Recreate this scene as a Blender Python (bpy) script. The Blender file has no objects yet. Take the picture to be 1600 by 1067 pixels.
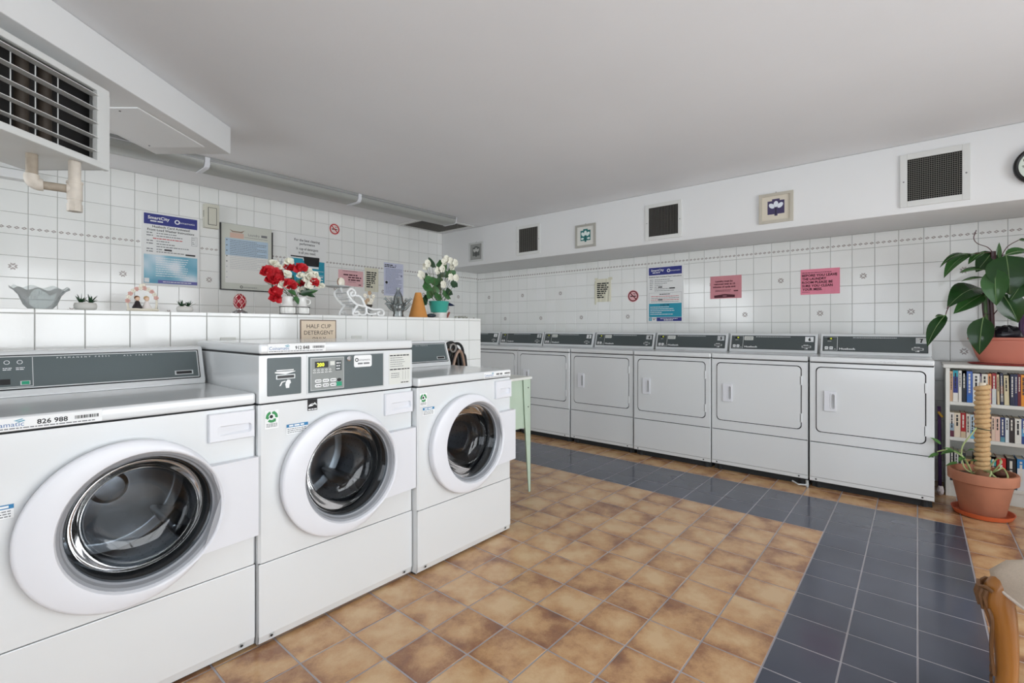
import bpy, bmesh, math, random
from mathutils import Vector, Matrix

PI = math.pi
R = math.radians
SC = bpy.context.scene
COL = SC.collection

# ------------------------------------------------------------------ camera
cam_d = bpy.data.cameras.new('camera')
cam = bpy.data.objects.new('camera', cam_d)
COL.objects.link(cam)
cam.location = (0.0, 0.0, 1.198)
cam.rotation_euler = (R(90), 0, R(40.389 - 90))
cam_d.sensor_fit = 'HORIZONTAL'
cam_d.sensor_width = 36
cam_d.lens = 744.4 / 1600 * 36
cam_d.shift_y = -(533.5 - 512.9) / 1600
cam_d.clip_start = 0.02
SC.camera = cam

# ------------------------------------------------------------------ sky outside the windows
w = bpy.data.worlds.new('sky')
SC.world = w
w.use_nodes = True
bg = w.node_tree.nodes['Background']
bg.inputs[0].default_value = (0.80, 0.89, 1.0, 1)
bg.inputs[1].default_value = 1.6

# ------------------------------------------------------------------ daylight at the front window and at two added left windows
def window_light(name, loc, rot, sx, sy, power, col):
    l = bpy.data.lights.new(name, 'AREA')
    l.shape = 'RECTANGLE'
    l.size, l.size_y = sx, sy
    l.energy = power
    l.color = col
    o = bpy.data.objects.new(name, l)
    o.location, o.rotation_euler = loc, rot
    COL.objects.link(o)
    return o
# faces +Y (window in the wall behind the camera)
window_light('daylight_front', (1.60, -2.90, 1.30), (R(90), 0, 0), 4.2, 2.1, 112, (0.975, 0.985, 0.985))
# faces +X (unseen window, added for light from the left)
window_light('added_daylight_left', (-2.00, -0.55, 1.30), (R(90), 0, R(-90)), 3.5, 2.1, 22, (0.97, 0.985, 0.985))
# faces +X (unseen far window beyond the half wall, added to even out the light)
window_light('added_daylight_far_left', (-1.86, 3.72, 1.62), (R(90), 0, R(-90)), 1.9, 1.45, 26, (0.97, 0.985, 0.98))

SC.view_settings.view_transform = 'Standard'
SC.view_settings.look = 'None'
SC.view_settings.gamma = 1
SC.view_settings.use_curve_mapping = False
SC.view_settings.exposure = 0.52

# ------------------------------------------------------------------ helpers
def lin(c):
    def f(v):
        v /= 255.0
        return v / 12.92 if v <= 0.04045 else ((v + 0.055) / 1.055) ** 2.4
    return tuple(f(v) for v in c[:3]) + (1.0,)

MATS = {}
def mat(name, col, rough=0.5, metal=0.0, spec=0.5, noise=0.0, nscale=8.0, bump=0.0, bscale=60.0, coat=0.0,
        emit=None, estr=0.0, alpha=None, stretch=None):
    if name in MATS:
        return MATS[name]
    m = bpy.data.materials.new(name)
    m.use_nodes = True
    nt = m.node_tree
    b = nt.nodes['Principled BSDF']
    c = lin(col)
    b.inputs['Base Color'].default_value = c
    b.inputs['Roughness'].default_value = rough
    b.inputs['Metallic'].default_value = metal
    b.inputs['Specular IOR Level'].default_value = spec
    b.inputs['Coat Weight'].default_value = coat
    b.inputs['Coat Roughness'].default_value = 0.08
    if emit:
        b.inputs['Emission Color'].default_value = lin(emit)
        b.inputs['Emission Strength'].default_value = estr
    if noise or bump:
        tc = nt.nodes.new('ShaderNodeTexCoord')
        src = tc.outputs['Object']
        if stretch:
            mp = nt.nodes.new('ShaderNodeMapping')
            mp.inputs['Scale'].default_value = stretch
            nt.links.new(src, mp.inputs[0])
            src = mp.outputs[0]
    if noise:
        n = nt.nodes.new('ShaderNodeTexNoise')
        n.inputs['Scale'].default_value = nscale
        n.inputs['Detail'].default_value = 6
        nt.links.new(src, n.inputs['Vector'])
        mx = nt.nodes.new('ShaderNodeMix'); mx.data_type = 'RGBA'
        mx.inputs['A'].default_value = tuple(max(0, v * (1 - noise)) for v in c[:3]) + (1,)
        mx.inputs['B'].default_value = tuple(min(1, v * (1 + noise)) for v in c[:3]) + (1,)
        nt.links.new(n.outputs['Fac'], mx.inputs['Factor'])
        nt.links.new(mx.outputs['Result'], b.inputs['Base Color'])
    if bump:
        n2 = nt.nodes.new('ShaderNodeTexNoise')
        n2.inputs['Scale'].default_value = bscale
        n2.inputs['Detail'].default_value = 4
        nt.links.new(src, n2.inputs['Vector'])
        bp = nt.nodes.new('ShaderNodeBump')
        bp.inputs['Strength'].default_value = bump
        bp.inputs['Distance'].default_value = 0.002
        nt.links.new(n2.outputs['Fac'], bp.inputs['Height'])
        nt.links.new(bp.outputs[0], b.inputs['Normal'])
    MATS[name] = m
    return m

def clear_mat(name, tint=(255, 255, 255), ior=1.45, rough=0.02, frost=0.0, milk=0.0):
    """thin clear glass: transparent body with fresnel gloss"""
    m = bpy.data.materials.new(name); m.use_nodes = True
    nt = m.node_tree; nt.nodes.clear()
    out = nt.nodes.new('ShaderNodeOutputMaterial')
    tr = nt.nodes.new('ShaderNodeBsdfTransparent'); tr.inputs[0].default_value = lin(tint)
    gl = nt.nodes.new('ShaderNodeBsdfGlossy'); gl.inputs['Roughness'].default_value = rough
    fr = nt.nodes.new('ShaderNodeFresnel'); fr.inputs[0].default_value = ior
    ad = nt.nodes.new('ShaderNodeMath'); ad.operation = 'ADD'; ad.inputs[1].default_value = frost; ad.use_clamp = True
    mx = nt.nodes.new('ShaderNodeMixShader')
    nt.links.new(fr.outputs[0], ad.inputs[0]); nt.links.new(ad.outputs[0], mx.inputs[0])
    nt.links.new(tr.outputs[0], mx.inputs[1]); nt.links.new(gl.outputs[0], mx.inputs[2])
    if milk:
        df = nt.nodes.new('ShaderNodeBsdfDiffuse'); df.inputs[0].default_value = (.85, .87, .87, 1)
        m2 = nt.nodes.new('ShaderNodeMixShader'); m2.inputs[0].default_value = milk
        nt.links.new(mx.outputs[0], m2.inputs[1]); nt.links.new(df.outputs[0], m2.inputs[2])
        nt.links.new(m2.outputs[0], out.inputs[0])
    else:
        nt.links.new(mx.outputs[0], out.inputs[0])
    return m

_TXT = {}
def text_data(s, bold=0.0, space=1.0):
    k = (s, bold, space)
    if k not in _TXT:
        cu = bpy.data.curves.new('t', 'FONT')
        cu.body = s; cu.size = 1.0; cu.offset = bold; cu.resolution_u = 2; cu.space_character = space
        o = bpy.data.objects.new('t', cu)
        me = bpy.data.meshes.new_from_object(o)
        vs = [tuple(v.co) for v in me.vertices]
        fs = [tuple(p.vertices) for p in me.polygons]
        bpy.data.objects.remove(o); bpy.data.curves.remove(cu); bpy.data.meshes.remove(me)
        x0 = min((v[0] for v in vs), default=0); x1 = max((v[0] for v in vs), default=1)
        _TXT[k] = (vs, fs, x0, x1)
    return _TXT[k]

FRONT = Matrix.Rotation(R(90), 4, 'X')          # XY drawing -> XZ wall seen from -Y

class MB:
    """collects shapes in one bmesh; s.M is applied to everything added"""
    def __init__(s, M=None):
        s.bm = bmesh.new(); s.M = M or Matrix()
    def v(s, p):
        return s.bm.verts.new(s.M @ Vector(p))
    def face(s, vs, mi=0):
        try:
            f = s.bm.faces.new(vs); f.material_index = mi; return f
        except ValueError:
            return None
    def poly(s, pts, mi=0):
        return s.face([s.v(p) for p in pts], mi)
    def box(s, x0, x1, y0, y1, z0, z1, mi=0, b=0.0, seg=2):
        p = [s.v((x, y, z)) for z in (z0, z1) for y in (y0, y1) for x in (x0, x1)]
        fs = [s.face([p[i] for i in q], mi) for q in ((0,2,3,1),(4,5,7,6),(0,1,5,4),(2,6,7,3),(0,4,6,2),(1,3,7,5))]
        if b > 0:
            es = list({e for f in fs for e in f.edges})
            bmesh.ops.bevel(s.bm, geom=es, offset=b, segments=seg, profile=0.5, affect='EDGES', clamp_overlap=True, material=-1)
        return s
    def prism(s, poly, d0, d1, mi=0, b=0.0, seg=2):
        lo = [s.v((x, y, d0)) for x, y in poly]; hi = [s.v((x, y, d1)) for x, y in poly]
        n = len(poly)
        fs = [s.face(lo[::-1], mi), s.face(hi, mi)]
        for i in range(n):
            fs.append(s.face([lo[i], lo[(i+1) % n], hi[(i+1) % n], hi[i]], mi))
        if b > 0:
            es = list({e for f in fs if f for e in f.edges})
            bmesh.ops.bevel(s.bm, geom=es, offset=b, segments=seg, profile=0.5, affect='EDGES', clamp_overlap=True, material=-1)
        return s
    def rect(s, x0, x1, y0, y1, z=0.0, mi=0):
        return s.poly([(x0,y0,z),(x1,y0,z),(x1,y1,z),(x0,y1,z)], mi)
    def disc(s, cx, cy, r, z=0.0, mi=0, n=20, ry=None):
        ry = ry or r
        return s.poly([(cx+r*math.cos(2*PI*i/n), cy+ry*math.sin(2*PI*i/n), z) for i in range(n)], mi)
    def annulus(s, cx, cy, r0, r1, z=0.0, mi=0, n=24, a0=0.0, a1=2*PI):
        closed = abs(a1 - a0 - 2*PI) < 1e-6
        k = n if closed else n + 1
        a = [s.v((cx+r0*math.cos(a0+(a1-a0)*i/n), cy+r0*math.sin(a0+(a1-a0)*i/n), z)) for i in range(k)]
        c = [s.v((cx+r1*math.cos(a0+(a1-a0)*i/n), cy+r1*math.sin(a0+(a1-a0)*i/n), z)) for i in range(k)]
        for i in range(n):
            j = (i+1) % k
            s.face([a[i], c[i], c[j], a[j]], mi)
        return s
    def lathe(s, prof, n=32, mi=0, c=(0,0,0), sy=1.0, cap=False):
        rings = []
        for r, z in prof:
            if r < 1e-6:
                rings.append([s.v((c[0], c[1], c[2]+z))])
            else:
                rings.append([s.v((c[0]+r*math.cos(2*PI*i/n), c[1]+sy*r*math.sin(2*PI*i/n), c[2]+z)) for i in range(n)])
        for a, q in zip(rings, rings[1:]):
            for i in range(n):
                j = (i+1) % n
                if len(a) == 1 and len(q) == 1: continue
                if len(a) == 1: s.face([a[0], q[j], q[i]], mi)
                elif len(q) == 1: s.face([a[i], a[j], q[0]], mi)
                else: s.face([a[i], a[j], q[j], q[i]], mi)
        return s
    def tube(s, pts, r, n=8, mi=0, closed=False, cap=True):
        P = [Vector(p) for p in pts]; m = len(P)
        rr = r if isinstance(r, (list, tuple)) else [r]*m
        up = None; rings = []
        for i in range(m):
            if closed: t = P[(i+1) % m] - P[i-1]
            else: t = P[min(i+1, m-1)] - P[max(i-1, 0)]
            if t.length < 1e-9: t = Vector((0,0,1))
            t.normalize()
            if up is None:
                up = t.orthogonal().normalized()
            else:
                up = up - t*up.dot(t)
                up = up.normalized() if up.length > 1e-6 else t.orthogonal().normalized()
            w_ = t.cross(up)
            rings.append([s.v(P[i] + rr[i]*(math.cos(2*PI*k/n)*up + math.sin(2*PI*k/n)*w_)) for k in range(n)])
        for i in range(m if closed else m-1):
            a, q = rings[i], rings[(i+1) % m]
            for k in range(n):
                j = (k+1) % n
                s.face([a[k], a[j], q[j], q[k]], mi)
        if cap and not closed:
            s.face(rings[0][::-1], mi); s.face(rings[-1], mi)
        return s
    def cyl(s, p0, p1, r0, r1=None, n=16, mi=0):
        return s.tube([p0, p1], [r0, r0 if r1 is None else r1], n, mi)
    def ball(s, c, r, nu=16, nv=10, mi=0):
        rx, ry, rz = r if isinstance(r, (list, tuple)) else (r, r, r)
        rings = []
        for k in range(nv+1):
            th = PI*k/nv
            if k in (0, nv): rings.append([s.v((c[0], c[1], c[2]-rz*math.cos(th)))])
            else: rings.append([s.v((c[0]+rx*math.sin(th)*math.cos(2*PI*i/nu), c[1]+ry*math.sin(th)*math.sin(2*PI*i/nu), c[2]-rz*math.cos(th))) for i in range(nu)])
        for a, q in zip(rings, rings[1:]):
            for i in range(nu):
                j = (i+1) % nu
                if len(a) == 1: s.face([a[0], q[j], q[i]], mi)
                elif len(q) == 1: s.face([a[i], a[j], q[0]], mi)
                else: s.face([a[i], a[j], q[j], q[i]], mi)
        return s
    def text(s, t, x, y, size, mi=0, z=0.0, align='L', bold=0.0, space=1.0, width=None, slant=0.0):
        vs, fs, x0, x1 = text_data(t, bold, space)
        kx = ky = size
        if width: kx = width / max(1e-6, x1 - x0)
        off = {'L': -x0, 'C': -(x0+x1)/2, 'R': -x1}[align]
        bv = [s.v((x + (p[0]+off+slant*p[1])*kx, y + p[1]*ky, z)) for p in vs]
        for f in fs:
            s.face([bv[i] for i in f], mi)
        return s
    def words(s, x0, x1, y, h, mi=0, z=0.0, seed=0):
        """a line of print too small to read: a row of word-length dashes"""
        rnd = random.Random(seed*7919 + int(y*1e4)); x = x0
        while x < x1 - h:
            l = min(x1 - x, h*rnd.uniform(1.2, 4.5))
            s.rect(x, x+l, y, y+h, z, mi)
            x += l + h*0.6
        return s
    def hole_panel(s, inner, x0, x1, y0, y1, z=0.0, mi=0):
        """rectangle with a hole given by a star-shaped loop"""
        cx = sum(p[0] for p in inner)/len(inner); cy = sum(p[1] for p in inner)/len(inner)
        L = [(math.atan2(p[1]-cy, p[0]-cx), p) for p in inner]
        L.sort()
        def on_rect(a):
            dx, dy = math.cos(a), math.sin(a)
            t = min(((x1-cx)/dx if dx > 1e-9 else (x0-cx)/dx if dx < -1e-9 else 1e9), ((y1-cy)/dy if dy > 1e-9 else (y0-cy)/dy if dy < -1e-9 else 1e9))
            return (cx+dx*t, cy+dy*t)
        iv = [s.v((p[0], p[1], z)) for _, p in L]
        ov = []
        for a, _ in L:
            q = on_rect(a); ov.append(s.v((q[0], q[1], z)))
        cor = sorted((math.atan2(q[1]-cy, q[0]-cx), q) for q in ((x0,y0),(x1,y0),(x1,y1),(x0,y1)))
        n = len(L)
        for i in range(n):
            j = (i+1) % n
            a0, a1 = L[i][0], L[j][0]
            mids = []
            for a, q in cor:
                if (a0 < a < a1) or (j == 0 and (a > a0 or a < a1)):
                    mids.append(s.v((q[0], q[1], z)))
            s.face([iv[i], ov[i]] + mids + [ov[j], iv[j]], mi)
        return s
    def mesh(s, name, mats, smooth=True, ang=35, merge=0.0):
        if merge: bmesh.ops.remove_doubles(s.bm, verts=s.bm.verts, dist=merge)
        bmesh.ops.recalc_face_normals(s.bm, faces=s.bm.faces) if smooth != 'keep' else None
        me = bpy.data.meshes.new(name)
        s.bm.to_mesh(me); s.bm.free()
        for m in (mats if isinstance(mats, (list, tuple)) else [mats]):
            me.materials.append(m)
        if smooth:
            me.shade_smooth()
            me.set_sharp_from_angle(angle=R(ang))
        return me

def link(name, me, parent=None, loc=(0,0,0), rot=(0,0,0)):
    o = bpy.data.objects.new(name, me)
    o.location, o.rotation_euler = loc, rot
    o.parent = parent
    COL.objects.link(o)
    return o
def obj(name, mb, mats, parent=None, loc=(0,0,0), rot=(0,0,0), smooth=True, ang=35, merge=0.0):
    o = link(name, mb.mesh(name, mats, smooth, ang, merge), parent, loc, rot)
    if smooth and ang < 45:
        m_ = o.modifiers.new('weighted', 'WEIGHTED_NORMAL'); m_.keep_sharp = True
    return o
def tag(o, label, cat, group=None):
    o['label'] = label; o['category'] = cat
    if group: o['group'] = group
    return o
def thing(name, label, cat, loc=(0,0,0), rot=(0,0,0), group=None):
    o = bpy.data.objects.new(name, None)
    o.empty_display_size = 0.05
    o.location, o.rotation_euler = loc, rot
    COL.objects.link(o)
    return tag(o, label, cat, group)
def struct(o):
    o['kind'] = 'structure'; return o
def copy_tree(o, parent=None):
    c = o.copy(); COL.objects.link(c); c.parent = parent
    for ch in list(o.children):
        copy_tree(ch, c)
    return c
def rrect(x0, x1, y0, y1, r, n=6):
    pts = []
    for cx, cy, a in ((x1-r, y0+r, -90), (x1-r, y1-r, 0), (x0+r, y1-r, 90), (x0+r, y0+r, 180)):
        for i in range(n+1):
            t = R(a + 90*i/n); pts.append((cx + r*math.cos(t), cy + r*math.sin(t)))
    return pts
def circ(cx, cy, r, n=40):
    return [(cx + r*math.cos(2*PI*i/n), cy + r*math.sin(2*PI*i/n)) for i in range(n)]
def smooth_path(pts, k=6):
    P = [Vector(p) for p in pts]; out = []
    for i in range(len(P)-1):
        p0, p1, p2, p3 = P[max(i-1,0)], P[i], P[i+1], P[min(i+2,len(P)-1)]
        for j in range(k):
            t = j/k
            out.append(0.5*((2*p1)+(p2-p0)*t+(2*p0-5*p1+4*p2-p3)*t*t+(3*p1-p0-3*p2+p3)*t**3))
    out.append(P[-1])
    return out

# ------------------------------------------------------------------ shared materials
WHITE = mat('white_enamel', (220, 223, 224), 0.22, coat=0.5)
WPLAS = mat('white_plastic', (224, 226, 231), 0.34)
OFFW = mat('offwhite_plastic', (214, 216, 210), 0.4)
GAP = mat('dark_gap', (40, 42, 44), 0.8)
BLACK = mat('black_plastic', (16, 16, 18), 0.35)
RUBBER = mat('black_rubber', (22, 22, 24), 0.55)
SLATE = mat('slate_panel', (82, 93, 95), 0.42)
SLATE2 = mat('dark_slate_panel', (70, 78, 79), 0.45)
SILVER = mat('silver_trim', (196, 200, 200), 0.35, metal=0.3)
STEEL = mat('stainless_steel', (176, 178, 182), 0.24, metal=1.0, noise=0.25, nscale=14)
CHROME = mat('chrome', (210, 212, 215), 0.12, metal=1.0)
INK = mat('black_print', (28, 28, 30), 0.7)
GREYINK = mat('grey_print', (120, 122, 124), 0.7)
WINK = mat('white_print', (236, 238, 238), 0.6)
GREEN = mat('green_print', (46, 140, 78), 0.55)
TEALBTN = mat('green_button', (20, 150, 112), 0.4)
BLUEP = mat('blue_print', (40, 120, 170), 0.55)
NAVY = mat('navy_print', (36, 44, 128), 0.5)
LED = mat('yellow_led', (220, 230, 60), 0.4, emit=(225, 235, 50), estr=0.9)
GREEND = mat('lime_display', (150, 160, 30), 0.4, emit=(150, 165, 30), estr=0.25)

# ================================================================== THE ROOM
XB, YA, ZC = 5.005, 4.93, 2.484          # right wall, back wall, ceiling
XL, YF = -1.60, -2.50                    # left wall, front wall (behind the camera)
PAINT = mat('white_ceiling_paint', (234, 235, 237), 0.7, noise=0.05, nscale=1.3, bump=0.25, bscale=35)
PAINT2 = mat('white_wall_paint', (228, 229, 229), 0.6, noise=0.03, nscale=2, bump=0.12, bscale=40)
GROUTW = mat('wall_grout', (176, 176, 172), 0.85)
GROUTF = mat('floor_grout', (164, 160, 164), 0.3, noise=0.25, nscale=5)

def ceramic():
    m = bpy.data.materials.new('white_wall_tile'); m.use_nodes = True
    nt = m.node_tree; b = nt.nodes['Principled BSDF']
    ge = nt.nodes.new('ShaderNodeNewGeometry')
    oi = nt.nodes.new('ShaderNodeObjectInfo')
    n = nt.nodes.new('ShaderNodeTexNoise'); n.inputs['Scale'].default_value = 3.0; n.inputs['Detail'].default_value = 3
    nt.links.new(ge.outputs['Position'], n.inputs['Vector'])
    ad = nt.nodes.new('ShaderNodeMath'); ad.operation = 'MULTIPLY_ADD'; ad.inputs[1].default_value = 0.5
    nt.links.new(oi.outputs['Random'], ad.inputs[0]); nt.links.new(n.outputs['Fac'], ad.inputs[2])
    mx = nt.nodes.new('ShaderNodeMix'); mx.data_type = 'RGBA'
    mx.inputs['A'].default_value = lin((230, 232, 228)); mx.inputs['B'].default_value = lin((239, 240, 238))
    nt.links.new(ad.outputs[0], mx.inputs['Factor']); nt.links.new(mx.outputs['Result'], b.inputs['Base Color'])
    b.inputs['Roughness'].default_value = 0.09
    # faint waffle embossing of the glaze
    n2 = nt.nodes.new('ShaderNodeTexNoise'); n2.inputs['Scale'].default_value = 55; n2.inputs['Detail'].default_value = 2
    nt.links.new(ge.outputs['Position'], n2.inputs['Vector'])
    bp = nt.nodes.new('ShaderNodeBump'); bp.inputs['Strength'].default_value = 0.07; bp.inputs['Distance'].default_value = 0.004
    nt.links.new(n2.outputs['Fac'], bp.inputs['Height']); nt.links.new(bp.outputs[0], b.inputs['Normal'])
    return m
TILEW = ceramic()
MOTIF = mat('motif_print', (168, 160, 156), 0.2)

def floor_mat(name, black):
    m = bpy.data.materials.new(name); m.use_nodes = True
    nt = m.node_tree; b = nt.nodes['Principled BSDF']; L = nt.links.new
    ge = nt.nodes.new('ShaderNodeNewGeometry')
    cell = nt.nodes.new('ShaderNodeVectorMath'); cell.operation = 'SNAP'
    sh = nt.nodes.new('ShaderNodeVectorMath'); sh.operation = 'SUBTRACT'; sh.inputs[1].default_value = (FX0, FY0, 0)
    cell.inputs[1].default_value = (FP, FP, 10)
    L(ge.outputs['Position'], sh.inputs[0]); L(sh.outputs[0], cell.inputs[0])
    wn = nt.nodes.new('ShaderNodeTexWhiteNoise'); wn.noise_dimensions = '3D'
    L(cell.outputs[0], wn.inputs['Vector'])
    if black:
        b.inputs['Roughness'].default_value = 0.14
        n = nt.nodes.new('ShaderNodeTexNoise'); n.inputs['Scale'].default_value = 2.5
        L(ge.outputs['Position'], n.inputs['Vector'])
        mx = nt.nodes.new('ShaderNodeMix'); mx.data_type = 'RGBA'
        mx.inputs['A'].default_value = lin((58, 61, 72)); mx.inputs['B'].default_value = lin((90, 94, 108))
        L(n.outputs['Fac'], mx.inputs['Factor']); L(mx.outputs['Result'], b.inputs['Base Color'])
        return m
    b.inputs['Roughness'].default_value = 0.22
    # cloudy tan glaze with burnt brown edges, different on every tile
    mulv = nt.nodes.new('ShaderNodeVectorMath'); mulv.operation = 'SCALE'; mulv.inputs['Scale'].default_value = 9.0
    L(wn.outputs['Color'], mulv.inputs[0])
    addv = nt.nodes.new('ShaderNodeVectorMath'); addv.operation = 'ADD'
    L(ge.outputs['Position'], addv.inputs[0]); L(mulv.outputs[0], addv.inputs[1])
    n1 = nt.nodes.new('ShaderNodeTexNoise'); n1.inputs['Scale'].default_value = 5.5; n1.inputs['Detail'].default_value = 5; n1.inputs['Roughness'].default_value = 0.62
    L(addv.outputs[0], n1.inputs['Vector'])
    n3 = nt.nodes.new('ShaderNodeTexNoise'); n3.inputs['Scale'].default_value = 160; n3.inputs['Detail'].default_value = 2
    L(addv.outputs[0], n3.inputs['Vector'])
    uv = nt.nodes.new('ShaderNodeUVMap')
    sep = nt.nodes.new('ShaderNodeSeparateXYZ'); L(uv.outputs[0], sep.inputs[0])
    ab = []
    for k in (0, 1):
        s1 = nt.nodes.new('ShaderNodeMath'); s1.operation = 'SUBTRACT'; s1.inputs[1].default_value = 0.5; L(sep.outputs[k], s1.inputs[0])
        a1 = nt.nodes.new('ShaderNodeMath'); a1.operation = 'ABSOLUTE'; L(s1.outputs[0], a1.inputs[0]); ab.append(a1)
    mxx = nt.nodes.new('ShaderNodeMath'); mxx.operation = 'SMOOTH_MAX'; mxx.inputs[2].default_value = 0.12
    L(ab[0].outputs[0], mxx.inputs[0]); L(ab[1].outputs[0], mxx.inputs[1])
    e2 = nt.nodes.new('ShaderNodeMath'); e2.operation = 'MULTIPLY_ADD'; e2.inputs[1].default_value = 0.42; e2.inputs[2].default_value = -0.18
    L(mxx.outputs[0], e2.inputs[0])
    su = nt.nodes.new('ShaderNodeMath'); su.operation = 'ADD'; L(n1.outputs['Fac'], su.inputs[0]); L(e2.outputs[0], su.inputs[1])
    gr = nt.nodes.new('ShaderNodeMath'); gr.operation = 'MULTIPLY_ADD'; gr.inputs[1].default_value = 0.10; L(n3.outputs['Fac'], gr.inputs[0]); L(su.outputs[0], gr.inputs[2])
    vr = nt.nodes.new('ShaderNodeMath'); vr.operation = 'MULTIPLY_ADD'; vr.inputs[1].default_value = 0.10; L(wn.outputs['Value'], vr.inputs[0]); L(gr.outputs[0], vr.inputs[2])
    cr = nt.nodes.new('ShaderNodeValToRGB')
    el = cr.color_ramp.elements
    el[0].position = 0.38; el[0].color = lin((212, 179, 138))
    el[1].position = 0.92; el[1].color = lin((98, 69, 62))
    x = el.new(0.56); x.color = lin((195, 154, 111))
    x = el.new(0.70); x.color = lin((156, 113, 83))
    L(vr.outputs[0], cr.inputs[0]); L(cr.outputs[0], b.inputs['Base Color'])
    bp = nt.nodes.new('ShaderNodeBump'); bp.inputs['Strength'].default_value = 0.08; bp.inputs['Distance'].default_value = 0.003
    L(n1.outputs['Fac'], bp.inputs['Height']); L(bp.outputs[0], b.inputs['Normal'])
    return m
FX0, FY0, FP = 3.9615, 0.4196, 0.2103
BROWN = floor_mat('brown_floor_tile', False)
BLKT = floor_mat('black_floor_tile', True)

# ---- floor slab (the grout shows between the tiles)
floor = struct(obj('floor', MB().box(XL-.2, XB+.2, YF-.2, YA+.2, -0.12, -0.0012), GROUTF, smooth=False))
floor['label'] = 'tiled floor with tan tiles and an L shaped black band'

def tile_mb(mb, x0, x1, y0, y1, z0, z1, ch, mi=0):
    """flat tile with chamfered rim, top at z1; UV 0..1 across the tile"""
    lo = [mb.v(p) for p in ((x0,y0,z0),(x1,y0,z0),(x1,y1,z0),(x0,y1,z0))]
    mid = [mb.v(p) for p in ((x0,y0,z1-ch),(x1,y0,z1-ch),(x1,y1,z1-ch),(x0,y1,z1-ch))]
    hi = [mb.v(p) for p in ((x0+ch,y0+ch,z1),(x1-ch,y0+ch,z1),(x1-ch,y1-ch,z1),(x0+ch,y1-ch,z1))]
    uvl = mb.bm.loops.layers.uv.verify()
    def add(vs, uvs):
        f = mb.face(vs, mi)
        for l, q in zip(f.loops, uvs): l[uvl].uv = q
    Q = ((0,0),(1,0),(1,1),(0,1))
    add(hi, ((.01,.01),(.99,.01),(.99,.99),(.01,.99)))
    for i in range(4):
        j = (i+1) % 4
        add([lo[i], lo[j], mid[j], mid[i]], (Q[i], Q[j], Q[j], Q[i]))
        add([mid[i], mid[j], hi[j], hi[i]], (Q[i], Q[j], Q[j], Q[i]))

g = 0.0062
h2 = FP/2 - g/2
fm = {}
for nm, mt in (('brown_tile', BROWN), ('black_tile', BLKT)):
    mb = MB(); tile_mb(mb, -h2, h2, -h2, h2, -0.006, 0.0, 0.0010); fm[nm] = mb.mesh(nm, mt, smooth=False)
th = R(40.389); ct, stn = math.cos(th), math.sin(th)
cells = {'brown_tile': [], 'black_tile': []}
for i in range(-24, 16):            # Y index
    for j in range(-6, 28):         # X index
        x, y = FX0 - (j+.5)*FP, FY0 - (i+.5)*FP
        if not (XL-.1 < x < XB+.1 and YF-.1 < y < YA+.1): continue
        kind = 'black_tile' if (0 <= j <= 2 and i <= 2) or (0 <= i <= 2 and j >= 0) else 'brown_tile'
        D = x*ct + y*stn; Lt = x*stn - y*ct
        vis = False
        if D > 0.9:
            px, py = 800 + 744.4*Lt/D, 512.9 + 744.4*1.198/D
            vis = -60 < px < 1690 and py < 1160
        hid = (x < 2.05 and y > 2.0) or (x > 4.36 and y > 0.0) or (x < 2.75 and y > 2.8)
        cells[kind].append((0 if vis and not hid else 1, D*D + Lt*Lt, x, y))
for kind, L_ in cells.items():
    L_.sort()
    rest = MB()
    mt = BLKT if kind == 'black_tile' else BROWN
    n = 0
    for hidn, d, x, y in L_:
        if hidn == 0 and n < 295:
            link(kind, fm[kind], floor, (x, y, 0)); n += 1
        else:
            tile_mb(rest, x-h2, x+h2, y-h2, y+h2, -0.006, 0.0, 0.0010)
    if rest.bm.verts:
        o = obj(kind + '_field', rest, mt, floor, smooth=False); o['kind'] = 'stuff'

# ---- ceiling
ceiling = struct(obj('ceiling', MB().box(XL-.2, XB+.2, YF-.2, YA+.2, ZC, ZC+.15), PAINT, smooth=False))
ceiling['label'] = 'plain white painted ceiling'

# ---- walls; tiles hang on the back and right walls as single pieces
wall_back = struct(obj('wall_back', MB().box(XL-.2, XB+.2, YA, YA+.15, 0, ZC), GROUTW, smooth=False))
wall_right = struct(obj('wall_right', MB().box(XB, XB+.15, YF-.2, YA, 0, ZC), GROUTW, smooth=False))
wall_back['label'] = 'back wall of square white tiles with a printed border row'
wall_right['label'] = 'right wall of square white tiles behind the dryers'

TP, TG, TT = 0.155, 0.0030, 0.004
ZL = 1.874
def motif(mb, cx, cy, s, z):
    for a in range(4):
        for d in (-1, 1):
            t = a*PI/2 + PI/4
            M0 = mb.M
            mb.M = M0 @ Matrix.Translation((cx, cy, z)) @ Matrix.Rotation(t + d*0.36, 4, 'Z')
            mb.poly([(s*.26, 0, 0), (s*.60, -s*.19, 0), (s*.95, 0, 0), (s*.60, s*.19, 0)], 1)
            mb.M = M0
    for a in range(4):
        M0 = mb.M
        mb.M = M0 @ Matrix.Translation((cx, cy, z)) @ Matrix.Rotation(a*PI/2, 4, 'Z')
        mb.poly([(s*.10, 0, 0), (s*.40, -s*.14, 0), (s*.74, 0, 0), (s*.40, s*.14, 0)], 1)
        mb.M = M0
def border(mb, x0, x1, y):
    n = max(1, round((x1-x0)/(TP/4)))
    for k in range(n):
        cx = x0 + (k+.5)*(x1-x0)/n; s = TP/8*.82
        mb.poly([(cx-s, y, TT+.0004), (cx-s*.1, y-s*.70, TT+.0004), (cx+s, y, TT+.0004), (cx+s*.1, y+s*.70, TT+.0004)], 1)
        mb.poly([(cx-s*.35, y+s*.05, TT+.0007), (cx, y-s*.2, TT+.0007), (cx+s*.35, y-s*.05, TT+.0007), (cx, y+s*.2, TT+.0007)], 0)
_wt = {}
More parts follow.
